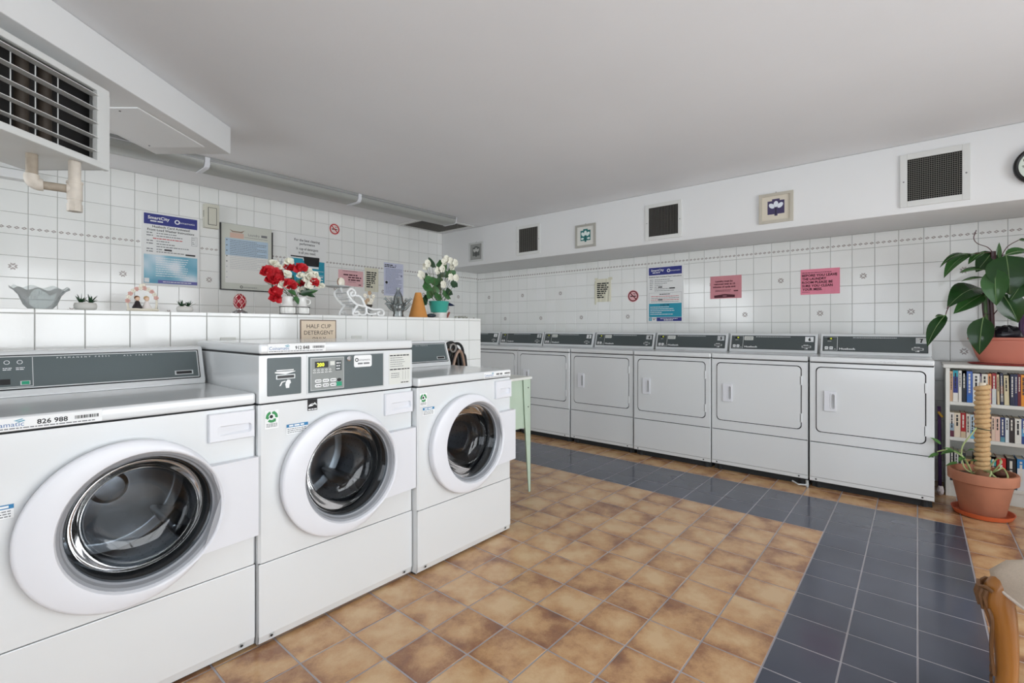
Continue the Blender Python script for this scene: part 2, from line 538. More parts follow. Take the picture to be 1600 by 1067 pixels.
def wall_tile_mesh(w, hh, kind):
    k = (round(w, 4), round(hh, 4), kind)
    if k not in _wt:
        mb = MB(); tile_mb(mb, 0, w, 0, hh, 0, TT, 0.0014)
        if kind == 'motif': motif(mb, w/2, hh/2, .030, TT + .0004)
        if kind == 'border': border(mb, 0, w, hh*0.30)
        _wt[k] = mb.mesh('wall_tile', [TILEW, MOTIF], smooth=False)
    return _wt[k]
def tile_wall(parent, rot, tomap, u_lines, v0, v1, visible, kindof, vorg=None, z_off=0.0):
    """u_lines: ascending column lines; rows every TP with a line at ZL; tomap(u, v) -> location of the lower left corner"""
    rest = MB(); k0 = math.floor((v0 - ZL)/TP); k1 = math.ceil((v1 - ZL)/TP); n = 0
    for k in range(k0, k1):
        a, b_ = max(v0, ZL + k*TP), min(v1, ZL + (k+1)*TP)
        if b_ - a < 0.012: continue
        for c, (ua, ub) in enumerate(u_lines):
            w_ = ub - ua - TG; hh = b_ - a - TG
            if w_ < 0.006: continue
            kd = kindof(ua, ub, -k - 1)
            if visible((ua+ub)/2, (a+b_)/2) and n < 298:
                link('wall_tile', wall_tile_mesh(w_, hh, kd), parent, tomap(ua + TG/2, a + TG/2, ub - TG/2), rot); n += 1
            else:
                rest.M = Matrix.Translation(tomap(ua + TG/2, a + TG/2, ub - TG/2)) @ rot_m(rot)
                tile_mb(rest, 0, w_, 0, hh, 0, TT, 0.0014)
    if rest.bm.verts:
        o = obj('wall_tile_field', rest, [TILEW, MOTIF], parent, smooth=False); o['kind'] = 'stuff'
def rot_m(r):
    from mathutils import Euler
    return Euler(r).to_matrix().to_4x4()
def lines(org, a, b):
    k = math.floor((a - org)/TP); out = []
    while org + k*TP < b:
        lo, hi = max(a, org + k*TP), min(b, org + (k+1)*TP)
        out.append((lo, hi)); k += 1
    return out
XA0 = 0.3596; YB0 = 0.4259
ROT_A = (R(90), 0, 0); ROT_B = (R(90), 0, R(-90))
def kind_a(ua, ub, r):
    m = round((ua - XA0)/TP)
    if r == -1: return 'border'
    if r >= 0 and ub - ua > TP*.9:
        if r % 4 == 1 and m % 4 == 3: return 'motif'
        if r % 4 == 3 and m % 4 == 1: return 'motif'
    return 'plain'
def kind_b(ua, ub, r):
    m = round((ua - YB0)/TP)
    if r == -1: return 'border'
    if r >= 0 and ub - ua > TP*.9:
        if r % 4 == 1 and m % 4 == 3: return 'motif'
        if r % 4 == 3 and m % 4 == 1: return 'motif'
    return 'plain'
tile_wall(wall_back, ROT_A, lambda u, v, u2: (u, YA, v), lines(XA0, XL, XB), 0.0, ZC,
          lambda u, v: u > 0.10 and v > 1.17, kind_a)
tile_wall(wall_right, ROT_B, lambda u, v, u2: (XB, u2, v), lines(YB0, YF, YA - TT), 0.0, 2.0,
          lambda u, v: u > -0.72 and (v > 0.97 or u < 0.0), kind_b)

# ---- tiled half wall behind the washers
HX0, HX1, HY, HD, HZ = XL, 2.782, 2.70, 0.30, 1.277
wall_ledge = struct(obj('wall_ledge', MB().box(HX0, HX1-TT, HY+TT, HY+HD, 0, HZ-TT), GROUTW, smooth=False))
wall_ledge['label'] = 'tiled half wall behind the washers with a ledge on top'
HT = 0.1522
def hl(org, a, b, st):
    k = math.floor((a-org)/st); out = []
    while org + k*st < b - 1e-6:
        out.append((max(a, org+k*st), min(b, org+(k+1)*st))); k += 1
    return out
restl = MB()
zrows = [(HZ-.018, HZ)] + [(1.258-(k+1)*.1535, 1.258-k*.1535) for k in range(8)] + [(0.0, 1.258-8*.1535)]
for a, b_ in hl(0.215, HX0, HX1, HT):
    for za, zb in zrows:
        if zb - za < .01: continue
        w_, hh = b_-a-TG, zb-za-(TG if zb - za > .03 else .002)
        if b_ > 0.08 and za > 0.78:
            link('wall_tile', wall_tile_mesh(w_, hh, 'plain'), wall_ledge, (a+TG/2, HY+TT, za+TG/2 if zb-za > .03 else za+.001), ROT_A)
        else:
            restl.M = Matrix.Translation((a+TG/2, HY+TT, za+TG/2)) @ rot_m(ROT_A)
            tile_mb(restl, 0, w_, 0, hh, 0, TT, 0.0014)
    # top cover tiles
    for ya, yb in ((HY+.002, HY+.152), (HY+.154, HY+HD)):
        link('cover_tile', wall_tile_mesh(w_, yb-ya-TG/2, 'plain'), wall_ledge, (a+TG/2, ya, HZ-TT)) if b_ > 0.08 else None
for za, zb in zrows:                      # end face
    for ya, yb in ((HY+.002, HY+.152), (HY+.154, HY+HD)):
        restl.M = Matrix.Translation((HX1-TT, ya, za+.001)) @ rot_m((R(90), 0, R(90)))
        tile_mb(restl, 0, yb-ya-TG, 0, zb-za-.003, 0, TT, 0.0014)
o = obj('wall_tile_field', restl, [TILEW, MOTIF], wall_ledge, smooth=False); o['kind'] = 'stuff'

# ---- bulkhead above the dryers and the boxed duct at the ceiling
trim_1 = struct(obj('trim_1', MB().box(4.32, XB-.001, YF+.001, YA-.009, 2.0, ZC-.001, b=.006), PAINT2, ang=50))
trim_1['label'] = 'long white bulkhead above the dryers'
Fv = Vector((ct, stn, 0)); Rv = Vector((stn, -ct, 0))
BOX_M = Matrix(((ct, -stn, 0, 0), (stn, ct, 0, 0), (0, 0, 1, 0), (0, 0, 0, 1)))   # local x = along the duct, y = to its left
trim_2 = struct(obj('trim_2', MB(BOX_M).box(1.0, 3.05, 1.80, 2.28, 2.312, ZC-.001, b=.004), PAINT2, ang=50))
trim_2['label'] = 'white boxed duct running across the ceiling above the heater'
mb = MB(BOX_M).box(2.40, 2.92, 1.885, 2.24, 2.306, 2.3125, b=.002)
for a, q in ((2.43, 2.0), (2.43, 2.2), (2.89, 2.2)):
    mb.cyl((a, q, 2.3045), (a, q, 2.307), .005, n=8, mi=1)
obj('access_panel', mb, [PAINT2, GAP], trim_2)
trim_3 = struct(obj('trim_3', MB().box(XL, 0.352, 4.84, YA-TT, 2.255, 2.315, b=.004), PAINT2))
trim_3['label'] = 'short white conduit cover along the top of the back wall'

# ---- front and left walls with windows (out of view, left windows added for light)
def wall_with_window(name, ax, pos, a0, a1, wa0, wa1, wz0, wz1, nwin, outward):
    mb = MB()
    t0, t1 = (pos, pos + outward*.15) if outward > 0 else (pos + outward*.15, pos)
    def bx(u0, u1, z0, z1):
        if ax == 'y': mb.box(u0, u1, t0, t1, z0, z1)
        else: mb.box(t0, t1, u0, u1, z0, z1)
    bx(a0, wa0, 0, ZC); bx(wa1, a1, 0, ZC); bx(wa0, wa1, 0, wz0); bx(wa0, wa1, wz1, ZC)
    wl = struct(obj(name, mb, PAINT2, smooth=False))
    fr = MB(); gl = MB()
    c0, c1 = pos + outward*.05, pos + outward*.09
    c0, c1 = min(c0, c1), max(c0, c1)
    def fb(u0, u1, z0, z1):
        if ax == 'y': fr.box(u0, u1, c0, c1, z0, z1)
        else: fr.box(c0, c1, u0, u1, z0, z1)
    fb(wa0, wa1, wz0, wz0+.05); fb(wa0, wa1, wz1-.05, wz1)
    for k in range(nwin+1):
        u = wa0 + (wa1-wa0)*k/nwin
        fb(max(wa0, u-.03), min(wa1, u+.03), wz0, wz1)
    return wl, fr, gl
wl, fr, gl = wall_with_window('wall_front', 'y', YF, XL-.2, XB+.2, -0.4, 3.6, 0.20, 2.38, 4, -1)
wl['label'] = 'white painted wall with a wide window, facing the back wall'
win = struct(obj('window_1', fr, WPLAS, smooth=False)); win['label'] = 'wide window with white frame'
for k in range(4):
    obj('pane', MB().box(-.37+1.0*k, -.4+1.0*(k+1)-.03, YF-.072, YF-.068, .25, 2.33), clear_mat('window_glass') if k == 0 else bpy.data.materials['window_glass'], win, smooth=False)
mb = MB(); tw0, tw1 = XL-.15, XL
WINS = ((-2.2, 1.1, .30, 2.38), (2.80, 4.64, .90, 2.34))  # both left openings are unseen additions that light the room
mb.box(tw0, tw1, YF-.2, WINS[0][0], 0, ZC); mb.box(tw0, tw1, WINS[0][1], WINS[1][0], 0, ZC); mb.box(tw0, tw1, WINS[1][1], YA+.2, 0, ZC)
for a_, b_, z0_, z1_ in WINS: mb.box(tw0, tw1, a_, b_, 0, z0_); mb.box(tw0, tw1, a_, b_, z1_, ZC)
wl = struct(obj('wall_left', mb, PAINT2, smooth=False)); wl['label'] = 'white painted wall on the left side with two windows added for light'
for k, (a_, b_, z0_, z1_) in enumerate(WINS):
    n_ = 3 - k; fr = MB(); fr.box(XL-.09, XL-.05, a_, b_, z0_, z0_+.05); fr.box(XL-.09, XL-.05, a_, b_, z1_-.05, z1_)
    for q in range(n_+1):
        u = a_ + (b_-a_)*q/n_; fr.box(XL-.09, XL-.05, max(a_, u-.03), min(b_, u+.03), z0_, z1_)
    win = struct(obj('window_%d' % (k+2), fr, WPLAS, smooth=False)); win['label'] = ('near', 'far')[k] + ' window with white frame, added in the left wall for light'
    for q in range(n_):
        d_ = (b_-a_)/n_
        obj('pane', MB().box(XL-.072, XL-.068, a_+d_*q+.03, a_+d_*(q+1)-.03, z0_+.05, z1_-.05), bpy.data.materials['window_glass'], win, smooth=False)

# ================================================================== WASHERS
GLASSD = clear_mat('door_glass', (196, 202, 206), 1.25, 0.05, 0.03)
DRUM = mat('drum_steel', (150, 152, 156), 0.28, metal=1.0, noise=0.3, nscale=10)
RIMG = mat('grey_rim_plastic', (150, 153, 158), 0.3)
def recycle_sticker(mb, x, y, s):
    """white sticker with three green chasing arrows round a dark dot"""
    mb.rect(x, x+s, y-s*.42, y+s, .0004, 2)
    for k in range(3):
        a0 = PI/2 + k*2*PI/3 + .28
        mb.annulus(x+s/2, y+s*.48, s*.24, s*.44, .0009, 3, 6, a0, a0 + 1.35)
        a = a0 + 1.35
        c_, s_ = math.cos(a), math.sin(a)
        cx, cy = x+s/2, y+s*.48
        mb.poly([(cx+c_*s*.17, cy+s_*s*.17, .0009), (cx+c_*s*.5, cy+s_*s*.5, .0009),
                 (cx+math.cos(a+.5)*s*.34, cy+math.sin(a+.5)*s*.34, .0009)], 3)
    mb.disc(x+s*.46, y+s*.5, s*.13, .0009, 1, 14)
    for q in (-.08, -.18, -.28):
        mb.words(x+s*.1, x+s*.9, y+s*q, s*.05, 4, .0009, 3)
def brand_strip(mb, x, y, w_, h_, num, logo=True):
    """asset sticker: maker's word, number, bar code"""
    mb.rect(x, x+w_, y, y+h_, .0004, 2)
    mb.text('Coinamatic', x+w_*.02, y+h_*.33, h_*.52, 5, .0009, width=w_*.33)
    mb.poly([(x+w_*.27, y+h_*.78, .0009), (x+w_*.335, y+h_*.92, .0009), (x+w_*.345, y+h_*.85, .0009), (x+w_*.29, y+h_*.72, .0009)], 6)
    mb.poly([(x+w_*.29, y+h_*.68, .0009), (x+w_*.35, y+h_*.80, .0009), (x+w_*.36, y+h_*.72, .0009), (x+w_*.31, y+h_*.60, .0009)], 6)
    if num:
        mb.text(num, x+w_*.45, y+h_*.34, h_*.55, 1, .0009, bold=.02, width=w_*.25)
    else:
        mb.words(x+w_*.45, x+w_*.68, y+h_*.4, h_*.3, 4, .0009, 5)
    xx = x+w_*.76; rnd = random.Random(4)
    while xx < x+w_*.97:
        b_ = rnd.choice((.0012, .002, .003)); mb.rect(xx, xx+b_, y+h_*.42, y+h_*.70, .0009, 1); xx += b_ + rnd.choice((.001, .0016))
    mb.words(x+w_*.02, x+w_*.95, y+h_*.12, h_*.09, 4, .0009, 7)
LOGO = mat('pale_blue_print', (70, 110, 165), 0.5)
SWO = mat('teal_swoosh_print', (110, 165, 185), 0.5)
STK = [WHITE, INK, WINK, GREEN, GREYINK, LOGO, SWO, BLUEP, OFFW]

def build_drum(t, cx, cz, r):
    """door seal, steel drum with ribs and holes seen through the glass"""
    M = Matrix.Translation((cx, 0, cz)) @ Matrix.Rotation(R(-90), 4, 'X')      # local z -> +y (into the machine)
    mb = MB(M)
    mb.lathe([(r+.006, .0), (r+.006, .03), (r-.012, .045), (r-.004, .065), (r-.018, .075), (r-.010, .10), (r+.02, .12)], 48)
    obj('door_seal', mb, RUBBER, t)
    mb = MB(M)
    prof = [(r+.012, .11), (r+.045, .13), (r+.045, .46), (r+.02, .475)]
    for k in range(8):
        prof.append((r*(1-.11*k)+.01, .475 + (.0016 if k % 2 else 0)))
    prof += [(.06, .455), (.045, .435), (0, .43)]
    mb.lathe(prof, 56)
    obj('drum', mb, DRUM, t)
    for k in range(3):
        a = R(40 + 120*k); ra = r+.044
        mb = MB(M @ Matrix.Rotation(a, 4, 'Z'))
        mb.prism([(ra, -.035), (ra-.012, -.03), (ra-.075, -.009), (ra-.08, .0), (ra-.075, .009), (ra-.012, .03), (ra, .035)], .15, .45, b=.004)
        obj('drum_rib', mb, DRUM, t)
    mb = MB(M)
    for k in range(44):
        a = 2*PI*k/44
        for j in range(9):
            z = .16 + j*.033
            p = Vector(((r+.0435)*math.cos(a), (r+.0435)*math.sin(a), z)); q = Vector((-math.sin(a), math.cos(a), 0))
            mb.poly([p+q*.003, p+Vector((0,0,.003)), p-q*.003, p-Vector((0,0,.003))])
    o = obj('drum_perforation', mb, BLACK, t, smooth=False); o['kind'] = 'stuff'

def build_door(t, W, cx, cz, ex=-.001):
    """white door: wide-left ring, hinge tab to the right edge, grey rim and bowed glass"""
    ro, ri, dx = .257, .212, .042
    d = MB(FRONT)                             # drawing plane: x, z ; out = -y
    n = 64
    def loop(c, r, out):
        return [d.v((cx + c + r*math.cos(2*PI*i/n), cz + r*math.sin(2*PI*i/n), out)) for i in range(n)]
    L = [loop(0, ro-.006, .001), loop(0, ro, .030), loop(0, ro, .037), loop(0.000, ro-.003, .042), loop(.002, ro-.008, .0445),
         loop(dx-.004, ri+.010, .050), loop(dx, ri+.003, .049), loop(dx, ri, .044), loop(dx, ri-.004, .030)]
    for a, b_ in zip(L, L[1:]):
        for i in range(n):
            j = (i+1) % n
            d.face([a[i], a[j], b_[j], b_[i]])
    door = obj('door', d, WPLAS, t, ang=50)
    # tab from the ring to the right edge of the cabinet
    tb = MB(FRONT)
    z0, z1 = .432, .722
    xa = cx + ro*.86
    pts = [(cx + math.sqrt(max(0, (ro-.006)**2 - (z0-cz)**2)), z0)]
    pts += [(W+ex, z0), (W+ex, z1), (cx + math.sqrt(max(0, (ro-.006)**2 - (z1-cz)**2)), z1)]
    for k in range(7, 0, -1):
        zz = z0 + (z1-z0)*k/8
        pts.append((cx + math.sqrt((ro-.006)**2 - (zz-cz)**2), zz))
    xm = min(p[0] for p in pts)
    hi = [tb.v((x, z, .0455 - .016*(x-xm)/(W+ex-xm))) for x, z in pts]; lo = [tb.v((x, z, .0)) for x, z in pts]
    tb.face(hi)
    for i in range(len(pts)):
        j = (i+1) % len(pts); tb.face([lo[i], lo[j], hi[j], hi[i]])
    bmesh.ops.triangulate(tb.bm, faces=[f for f in tb.bm.faces if len(f.verts) > 4])
    obj('door_tab', tb, WPLAS, door)
    rm = MB(Matrix.Translation((cx+dx, 0, cz)) @ Matrix.Rotation(R(90), 4, 'X'))     # local z -> -y (out)
    rm.lathe([(ri-.002, .036), (ri-.010, .030), (ri-.014, .012), (ri-.020, .008), (ri-.022, -.004)], 56)
    obj('door_rim', rm, RIMG, door)
    gl = MB(Matrix.Translation((cx+dx, 0, cz)) @ Matrix.Rotation(R(90), 4, 'X'))
    gl.lathe([(ri-.020, .010), (ri-.030, .004), (ri-.045, -.035), (ri-.062, -.075), (ri-.085, -.092), (ri-.13, -.098), (.0, -.085)], 56)
    obj('glass', gl, GLASSD, door, ang=60)
    return door

def washer(name, label, loc, W, kind, rz=0.0):
    t = thing(name, label, 'washing machine', loc, (0, 0, rz), 'front load washers')
    D = .70
    cx, cz = .325*W/.706, .594
    zt = .912 if kind == 'rear' else 1.098
    # cabinet shell with the round opening
    mb = MB()
    mb.M = FRONT
    mb.hole_panel(circ(cx+.03, cz, .222, 56), .008, W-.008, .318, .910, 0, 0)
    mb.M = Matrix()
    for x0, x1, xi in ((0, .008, .008), (W, W-.008, W-.008)):
        mb.poly([(x0, .008, .012), (x0, D, .012), (x0, D, .908), (x0, .008, .908)])
        mb.poly([(x0, .008, .318), (xi, 0, .318), (xi, 0, .910), (x0, .008, .910)])
    mb.poly([(0, D, .012), (W, D, .012), (W, D, .908), (0, D, .908)])
    mb.poly([(.0, .008, .906), (W, .008, .906), (W, D, .906), (0, D, .906)])
    mb.poly([(.0, .008, .318), (W, .008, .318), (W, .03, .318), (0, .03, .318)])
    obj('cabinet', mb, WHITE, t, ang=30)
    mb = MB().box(.004, W-.004, .006, .02, .30, .325)
    mb.box(.006, W-.006, .03, D-.02, .0, .03)
    obj('base_frame', mb, GAP, t, smooth=False)
    # kick panel
    mb = MB().box(.001, W-.001, 0, .018, .040, .3145, b=.004)
    mb.prism([(.0, 0), (0, 0), (0, 0)], 0, 0) if False else None
    M0 = mb.M; mb.M = Matrix(((0,0,1,0),(1,0,0,0),(0,1,0,0),(0,0,0,1)))     # (y,z,x)
    mb.prism([(.001, .046), (.010, .014), (.018, .014), (.016, .046)], .003, W-.003)
    mb.M = M0
    kp = obj('kick_panel', mb, WHITE, t)
    for xs in (.045, W-.05):
        mb = MB(FRONT); mb.prism([(xs-.006, .027), (xs+.009, .030), (xs+.012, .041), (xs-.002, .043)], .0, .0015); mb.disc(xs+.001, .034, .005, .0025, 1, 10)
        obj('screw', mb, [SILVER, BLACK], kp)
    # detergent drawer
    x0, x1, z0, z1 = .546, W-.008, .797, .897
    px0, px1, pz0, pz1 = x0+.026, x1-.012, z0+.020, z1-.046
    inner = rrect(px0, px1, pz0, pz1, .010, 4); q_ = .016
    mb = MB(FRONT); mb.hole_panel(inner, x0+.003, x1-.003, z0+.003, z1-.003, q_)
    for (xa, za), (xb, zb), (xc, zc), (xd, zd) in (((x0, z0), (x1, z0), (x1-.003, z0+.003), (x0+.003, z0+.003)), ((x1, z0), (x1, z1), (x1-.003, z1-.003), (x1-.003, z0+.003)), ((x1, z1), (x0, z1), (x0+.003, z1-.003), (x1-.003, z1-.003)), ((x0, z1), (x0, z0), (x0+.003, z0+.003), (x0+.003, z1-.003))):
        mb.poly([(xa, za, q_-.004), (xb, zb, q_-.004), (xc, zc, q_), (xd, zd, q_)]); mb.poly([(xa, za, .0), (xb, zb, .0), (xb, zb, q_-.004), (xa, za, q_-.004)])
    dr = obj('detergent_drawer', mb, WPLAS, t, ang=25)
    # scooped grip: shallow at the left, deep at the right
    mb = MB(FRONT)
    b_ = [mb.v((p[0], p[1], q_)) for p in inner]; m_ = len(inner)
    c_ = [mb.v((p[0], p[1], q_ - .0145*max(.05, (p[0]-px0)/(px1-px0)))) for p in rrect(px0+.003, px1-.003, pz0+.008, pz1-.002, .008, 4)]
    for i in range(m_):
        j = (i+1) % m_; mb.face([b_[i], b_[j], c_[j], c_[i]])
    mb.face(c_)
    obj('drawer_grip', mb, WPLAS, dr, ang=40)
    build_drum(t, cx+.03, cz, .20)
    build_door(t, W, cx, cz, .010 if W < .70 else -.001)
    if kind == 'rear':
        mb = MB().box(.0, W, -.004, D, .9145, .957, b=.010, seg=3)
        obj('top', mb, WHITE, t)
        M = Matrix(((0,0,1,0),(1,0,0,0),(0,1,0,0),(0,0,0,1)))
        mb = MB(M); mb.prism([(.505, .957), (.512, .972), (.556, 1.108), (.566, 1.118), (.64, 1.118), (.645, .957)], .006, W-.010, b=.005)
        con = obj('console', mb, WHITE, t)
        # slanted dark panel; drawing plane on the slope
        a = math.atan2(.044, .136)
        SL = Matrix.Translation((0, .5115, .972)) @ Matrix.Rotation(R(90) - a, 4, 'X')
        Hs = math.hypot(.044, .136)
        mb = MB(SL); mb.prism(rrect(.022, W-.028, .010, Hs-.006, .004, 3), .0, .003)
        mb.prism(rrect(.026, W-.032, .014, Hs-.010, .003, 3), .003, .0036, 1)
        mb.rect(.030, W-.036, .018, Hs-.014, .0038, 2)
        pn = obj('console_panel', mb, [GAP, SILVER, SLATE], con)
        mb = MB(SL)
        mb.text('PERMANENT PRESS  \u00b7  ALL FABRIC', .22, Hs-.024, .0075, 0, .0042, space=2.0, width=.29)
        for k in range(3):
            mb.annulus(.06+.032*k, .110, .006, .0075, .0042, 0, 12); mb.words(.05+.032*k, .072+.032*k, .088, .0024, 0, .0042, k); mb.words(.05+.032*k, .072+.032*k, .082, .0024, 0, .0042, k+5)
        mb.rect(.155, .157, .020, Hs-.016, .0043, 1); mb.rect(.030, .157, .020, .022, .0043, 1)
        o = obj('lettering', mb, [WINK, SILVER], con, smooth=False); o['kind'] = 'stuff'
        mb = MB(SL); mb.box(W-.122, W-.055, .028, .046, .0040, .0046, 0); mb.rect(W-.117, W-.060, .031, .043, .0050, 1); obj('card_slot', mb, [SILVER, BLACK], con, smooth=False)
        mb = MB(SL); mb.box(.124, .149, .026, .041, .0040, .0046, 0); mb.rect(.127, .147, .0275, .0395, .0050, 1); obj('start_button', mb, [SILVER, TEALBTN], con, smooth=False)
        mb = MB(SL); mb.box(.035, .10, .03, .05, .004, .0045); obj('display', mb, BLACK, con, smooth=False)
    else:
        mb = MB().box(.0, W, .0, D, .914, 1.097, b=.006)
        con = obj('console', mb, WHITE, t)
        mb = MB().box(.0, W, -.006, D, 1.101, 1.141, b=.011, seg=3)
        obj('top', mb, WHITE, t)
        mb = MB().box(.004, W-.004, .004, D-.01, .905, .916); obj('seam', mb, GAP, t, smooth=False)
        mb = MB().box(.004, W-.004, .004, D-.01, 1.095, 1.103); obj('seam', mb, GAP, t, smooth=False)
        # card reader plate
        mb = MB(FRONT)
        mb.prism(rrect(.030, .160, .940, 1.085, .004, 3), 0, .002, 0)
        mb.box(.062, .135, 1.002, 1.019, .002, .0035, 1); mb.box(.066, .131, 1.005, 1.016, .0035, .004, 2)
        mb.poly([(.058, 1.026, .0024), (.098, 1.020, .0024), (.136, 1.029, .0024), (.136, 1.031, .0024), (.058, 1.031, .0024)], 3)
        mb.rect(.064, .130, 1.034, 1.038, .0024, 3)
        # hand symbol holding a card
        mb.poly([(.100, .966, .0024), (.112, .966, .0024), (.114, .980, .0024), (.119, .986, .0024), (.116, .997, .0024), (.106, .999, .0024), (.100, .992, .0024), (.097, .980, .0024)], 3)
        mb.poly([(.074, .976, .0024), (.080, .976, .0024), (.086, .988, .0024), (.098, .992, .0024), (.098, .995, .0024), (.083, .992, .0024)], 3)
        obj('card_reader', mb, [SLATE, SILVER, BLACK, WINK], con)
        # control panel
        mb = MB(FRONT)
        mb.prism(rrect(.183, .546, .932, 1.088, .004, 3), 0, .002, 1)
        mb.rect(.188, .541, .937, 1.083, .0022, 0)
        mb.rect(.198, .345, .945, 1.077, .0026, 1); mb.rect(.200, .343, .947, 1.075, .0030, 4)
        obj('control_panel', mb, [SLATE, SILVER, BLACK, WINK, mat('grey_keypad', (138, 143, 141), .45)], con)
        mb = MB(FRONT); mb.box(.216, .274, 1.036, 1.062, .0028, .0034, 0); mb.text('200', .240, 1.0415, .021, 1, .0040, 'C', bold=.02); obj('display', mb, [BLACK, LED], con, smooth=False)
        mb = MB(FRONT); mb.box(.282, .302, 1.044, 1.061, .0028, .0036); obj('card_window', mb, OFFW, con, smooth=False)
        mb = MB(FRONT); mb.box(.306, .334, 1.020, 1.062, .0028, .0034, 0)
        for k in range(3): mb.words(.309, .330, 1.050-.012*k, .004, 1, .0040, k)
        obj('status_panel', mb, [SLATE2, WINK], con, smooth=False)
        mb = MB(FRONT)
        for k in range(5):
            mb.annulus(.214+.017*k, 1.027, .003, .0044, .0034, 0, 10); mb.words(.208+.017*k, .221+.017*k, 1.016, .0026, 0, .0034, k)
        o = obj('lettering', mb, WINK, con, smooth=False); o['kind'] = 'stuff'
        for r_ in range(2):
            for c_ in range(3):
                mb = MB(FRONT); mb.prism(rrect(.216+.033*c_, .243+.033*c_, .957+.019*r_, .970+.019*r_, .005, 3), .003, .0045, 0)
                mb.words(.220+.033*c_, .240+.033*c_, .962+.019*r_, .003, 1, .0049, c_+r_); obj('cycle_button', mb, [WINK, INK], con, smooth=False)
        mb = MB(FRONT); mb.prism(rrect(.310, .334, .955, .973, .002, 2), .003, .0048); obj('start_button', mb, TEALBTN, con, smooth=False)
        mb = MB(FRONT); mb.prism([(.322+.010*math.cos(2*PI*i/16), .981+.007*math.sin(2*PI*i/16)) for i in range(16)], .003, .0042); obj('indicator', mb, BLACK, con, smooth=False)
        mb = MB(FRONT); mb.M = FRONT @ Matrix.Translation((.366, 1.068, 0)); mb.lathe([(.011, .002), (.011, .010), (.007, .012), (.007, .010), (0, .010)], 20)
        obj('lock', mb, CHROME, con)
        mb = MB(FRONT); mb.prism(rrect(.392, .480, 1.028, 1.080, .008, 4), .002, .004, 2)
        mb.annulus(.405, 1.060, .005, .0085, .0046, 1, 16); mb.text('oinamatic', .416, 1.055, .014, 4, .0046, width=.056); mb.words(.41, .468, 1.040, .007, 4, .0046, 3)
        obj('name_plate', mb, STK, con)
        mb = MB(FRONT); mb.prism(rrect(.574, .695, .936, 1.080, .002, 2), 0, .0015, 8)
        mb.words(.578, .69, 1.068, .005, 1, .002, 1)
        for k in range(5): mb.words(.580, .65+.006*(k % 3), 1.058-.010*k, .0028, 4, .002, k)
        mb.words(.578, .69, 1.003, .005, 1, .002, 9)
        for k in range(3): mb.words(.585, .632, .985-.009*k, .003, 4, .002, k+11)
        for q in (.650, .666, .682): mb.rect(q, q+.0012, .955, .997, .002, 4)
        mb.words(.64, .69, .940, .004, 1, .002, 19)
        obj('instruction_label', mb, STK, con, smooth=False)
    return t, W

w1, _ = washer('washing_machine', 'large front load washer cut off by the left edge, slate console along its back', (.032, 1.888, 0), .705, 'rear')
w2, _ = washer('washing_machine', 'middle front load washer with card reader and keypad on its front', (.740, 1.868, 0), .709, 'front')
w3, _ = washer('washing_machine', 'smallest looking front load washer beside the green table', (1.453, 1.832, 0), .688, 'rear')
def sticker(t, fn, y=-.0008):
    mb = MB(Matrix.Translation((0, y, 0)) @ FRONT); fn(mb)
    return obj('sticker', mb, STK, t, smooth=False)
sticker(w1, lambda m: brand_strip(m, -.012+.02, .918, .255, .034, '826 988'), -.0046)
sticker(w2, lambda m: brand_strip(m, .030, 1.104, .230, .034, '912 848'), -.0066)
sticker(w3, lambda m: brand_strip(m, .455, .918, .225, .034, None), -.0046)
sticker(w2, lambda m: recycle_sticker(m, .022, .838, .050))
sticker(w3, lambda m: recycle_sticker(m, .012, .838, .044))
def blue_sticker(m, x, y, w_):
    m.rect(x, x+w_, y, y+.038, .0004, 2); m.rect(x, x+w_, y+.026, y+.038, .0009, 7); m.words(x+.01, x+w_-.01, y+.029, .006, 2, .0013, 2)
    for k in range(3): m.words(x+.004, x+w_-.006, y+.018-.007*k, .003, 4, .0009, k)
sticker(w2, lambda m: blue_sticker(m, .102, .785, .086))
sticker(w3, lambda m: blue_sticker(m, .030, .772, .072))
sticker(w1, lambda m: blue_sticker(m, -.002+.006, .680, .074))
def estar(m):
    m.rect(.186, .227, .866, .910, .0004, 1)
    m.poly([(.189, .882, .0009), (.198, .890, .0009), (.208, .889, .0009), (.216, .898, .0009), (.225, .888, .0009), (.225, .884, .0009), (.213, .890, .0009), (.207, .884, .0009)], 2)
    m.annulus(.207, .872, .020, .022, .0009, 2, 10, .6, 2.5)
    m.words(.189, .225, .869, .004, 2, .0009, 1)
sticker(w2, estar)

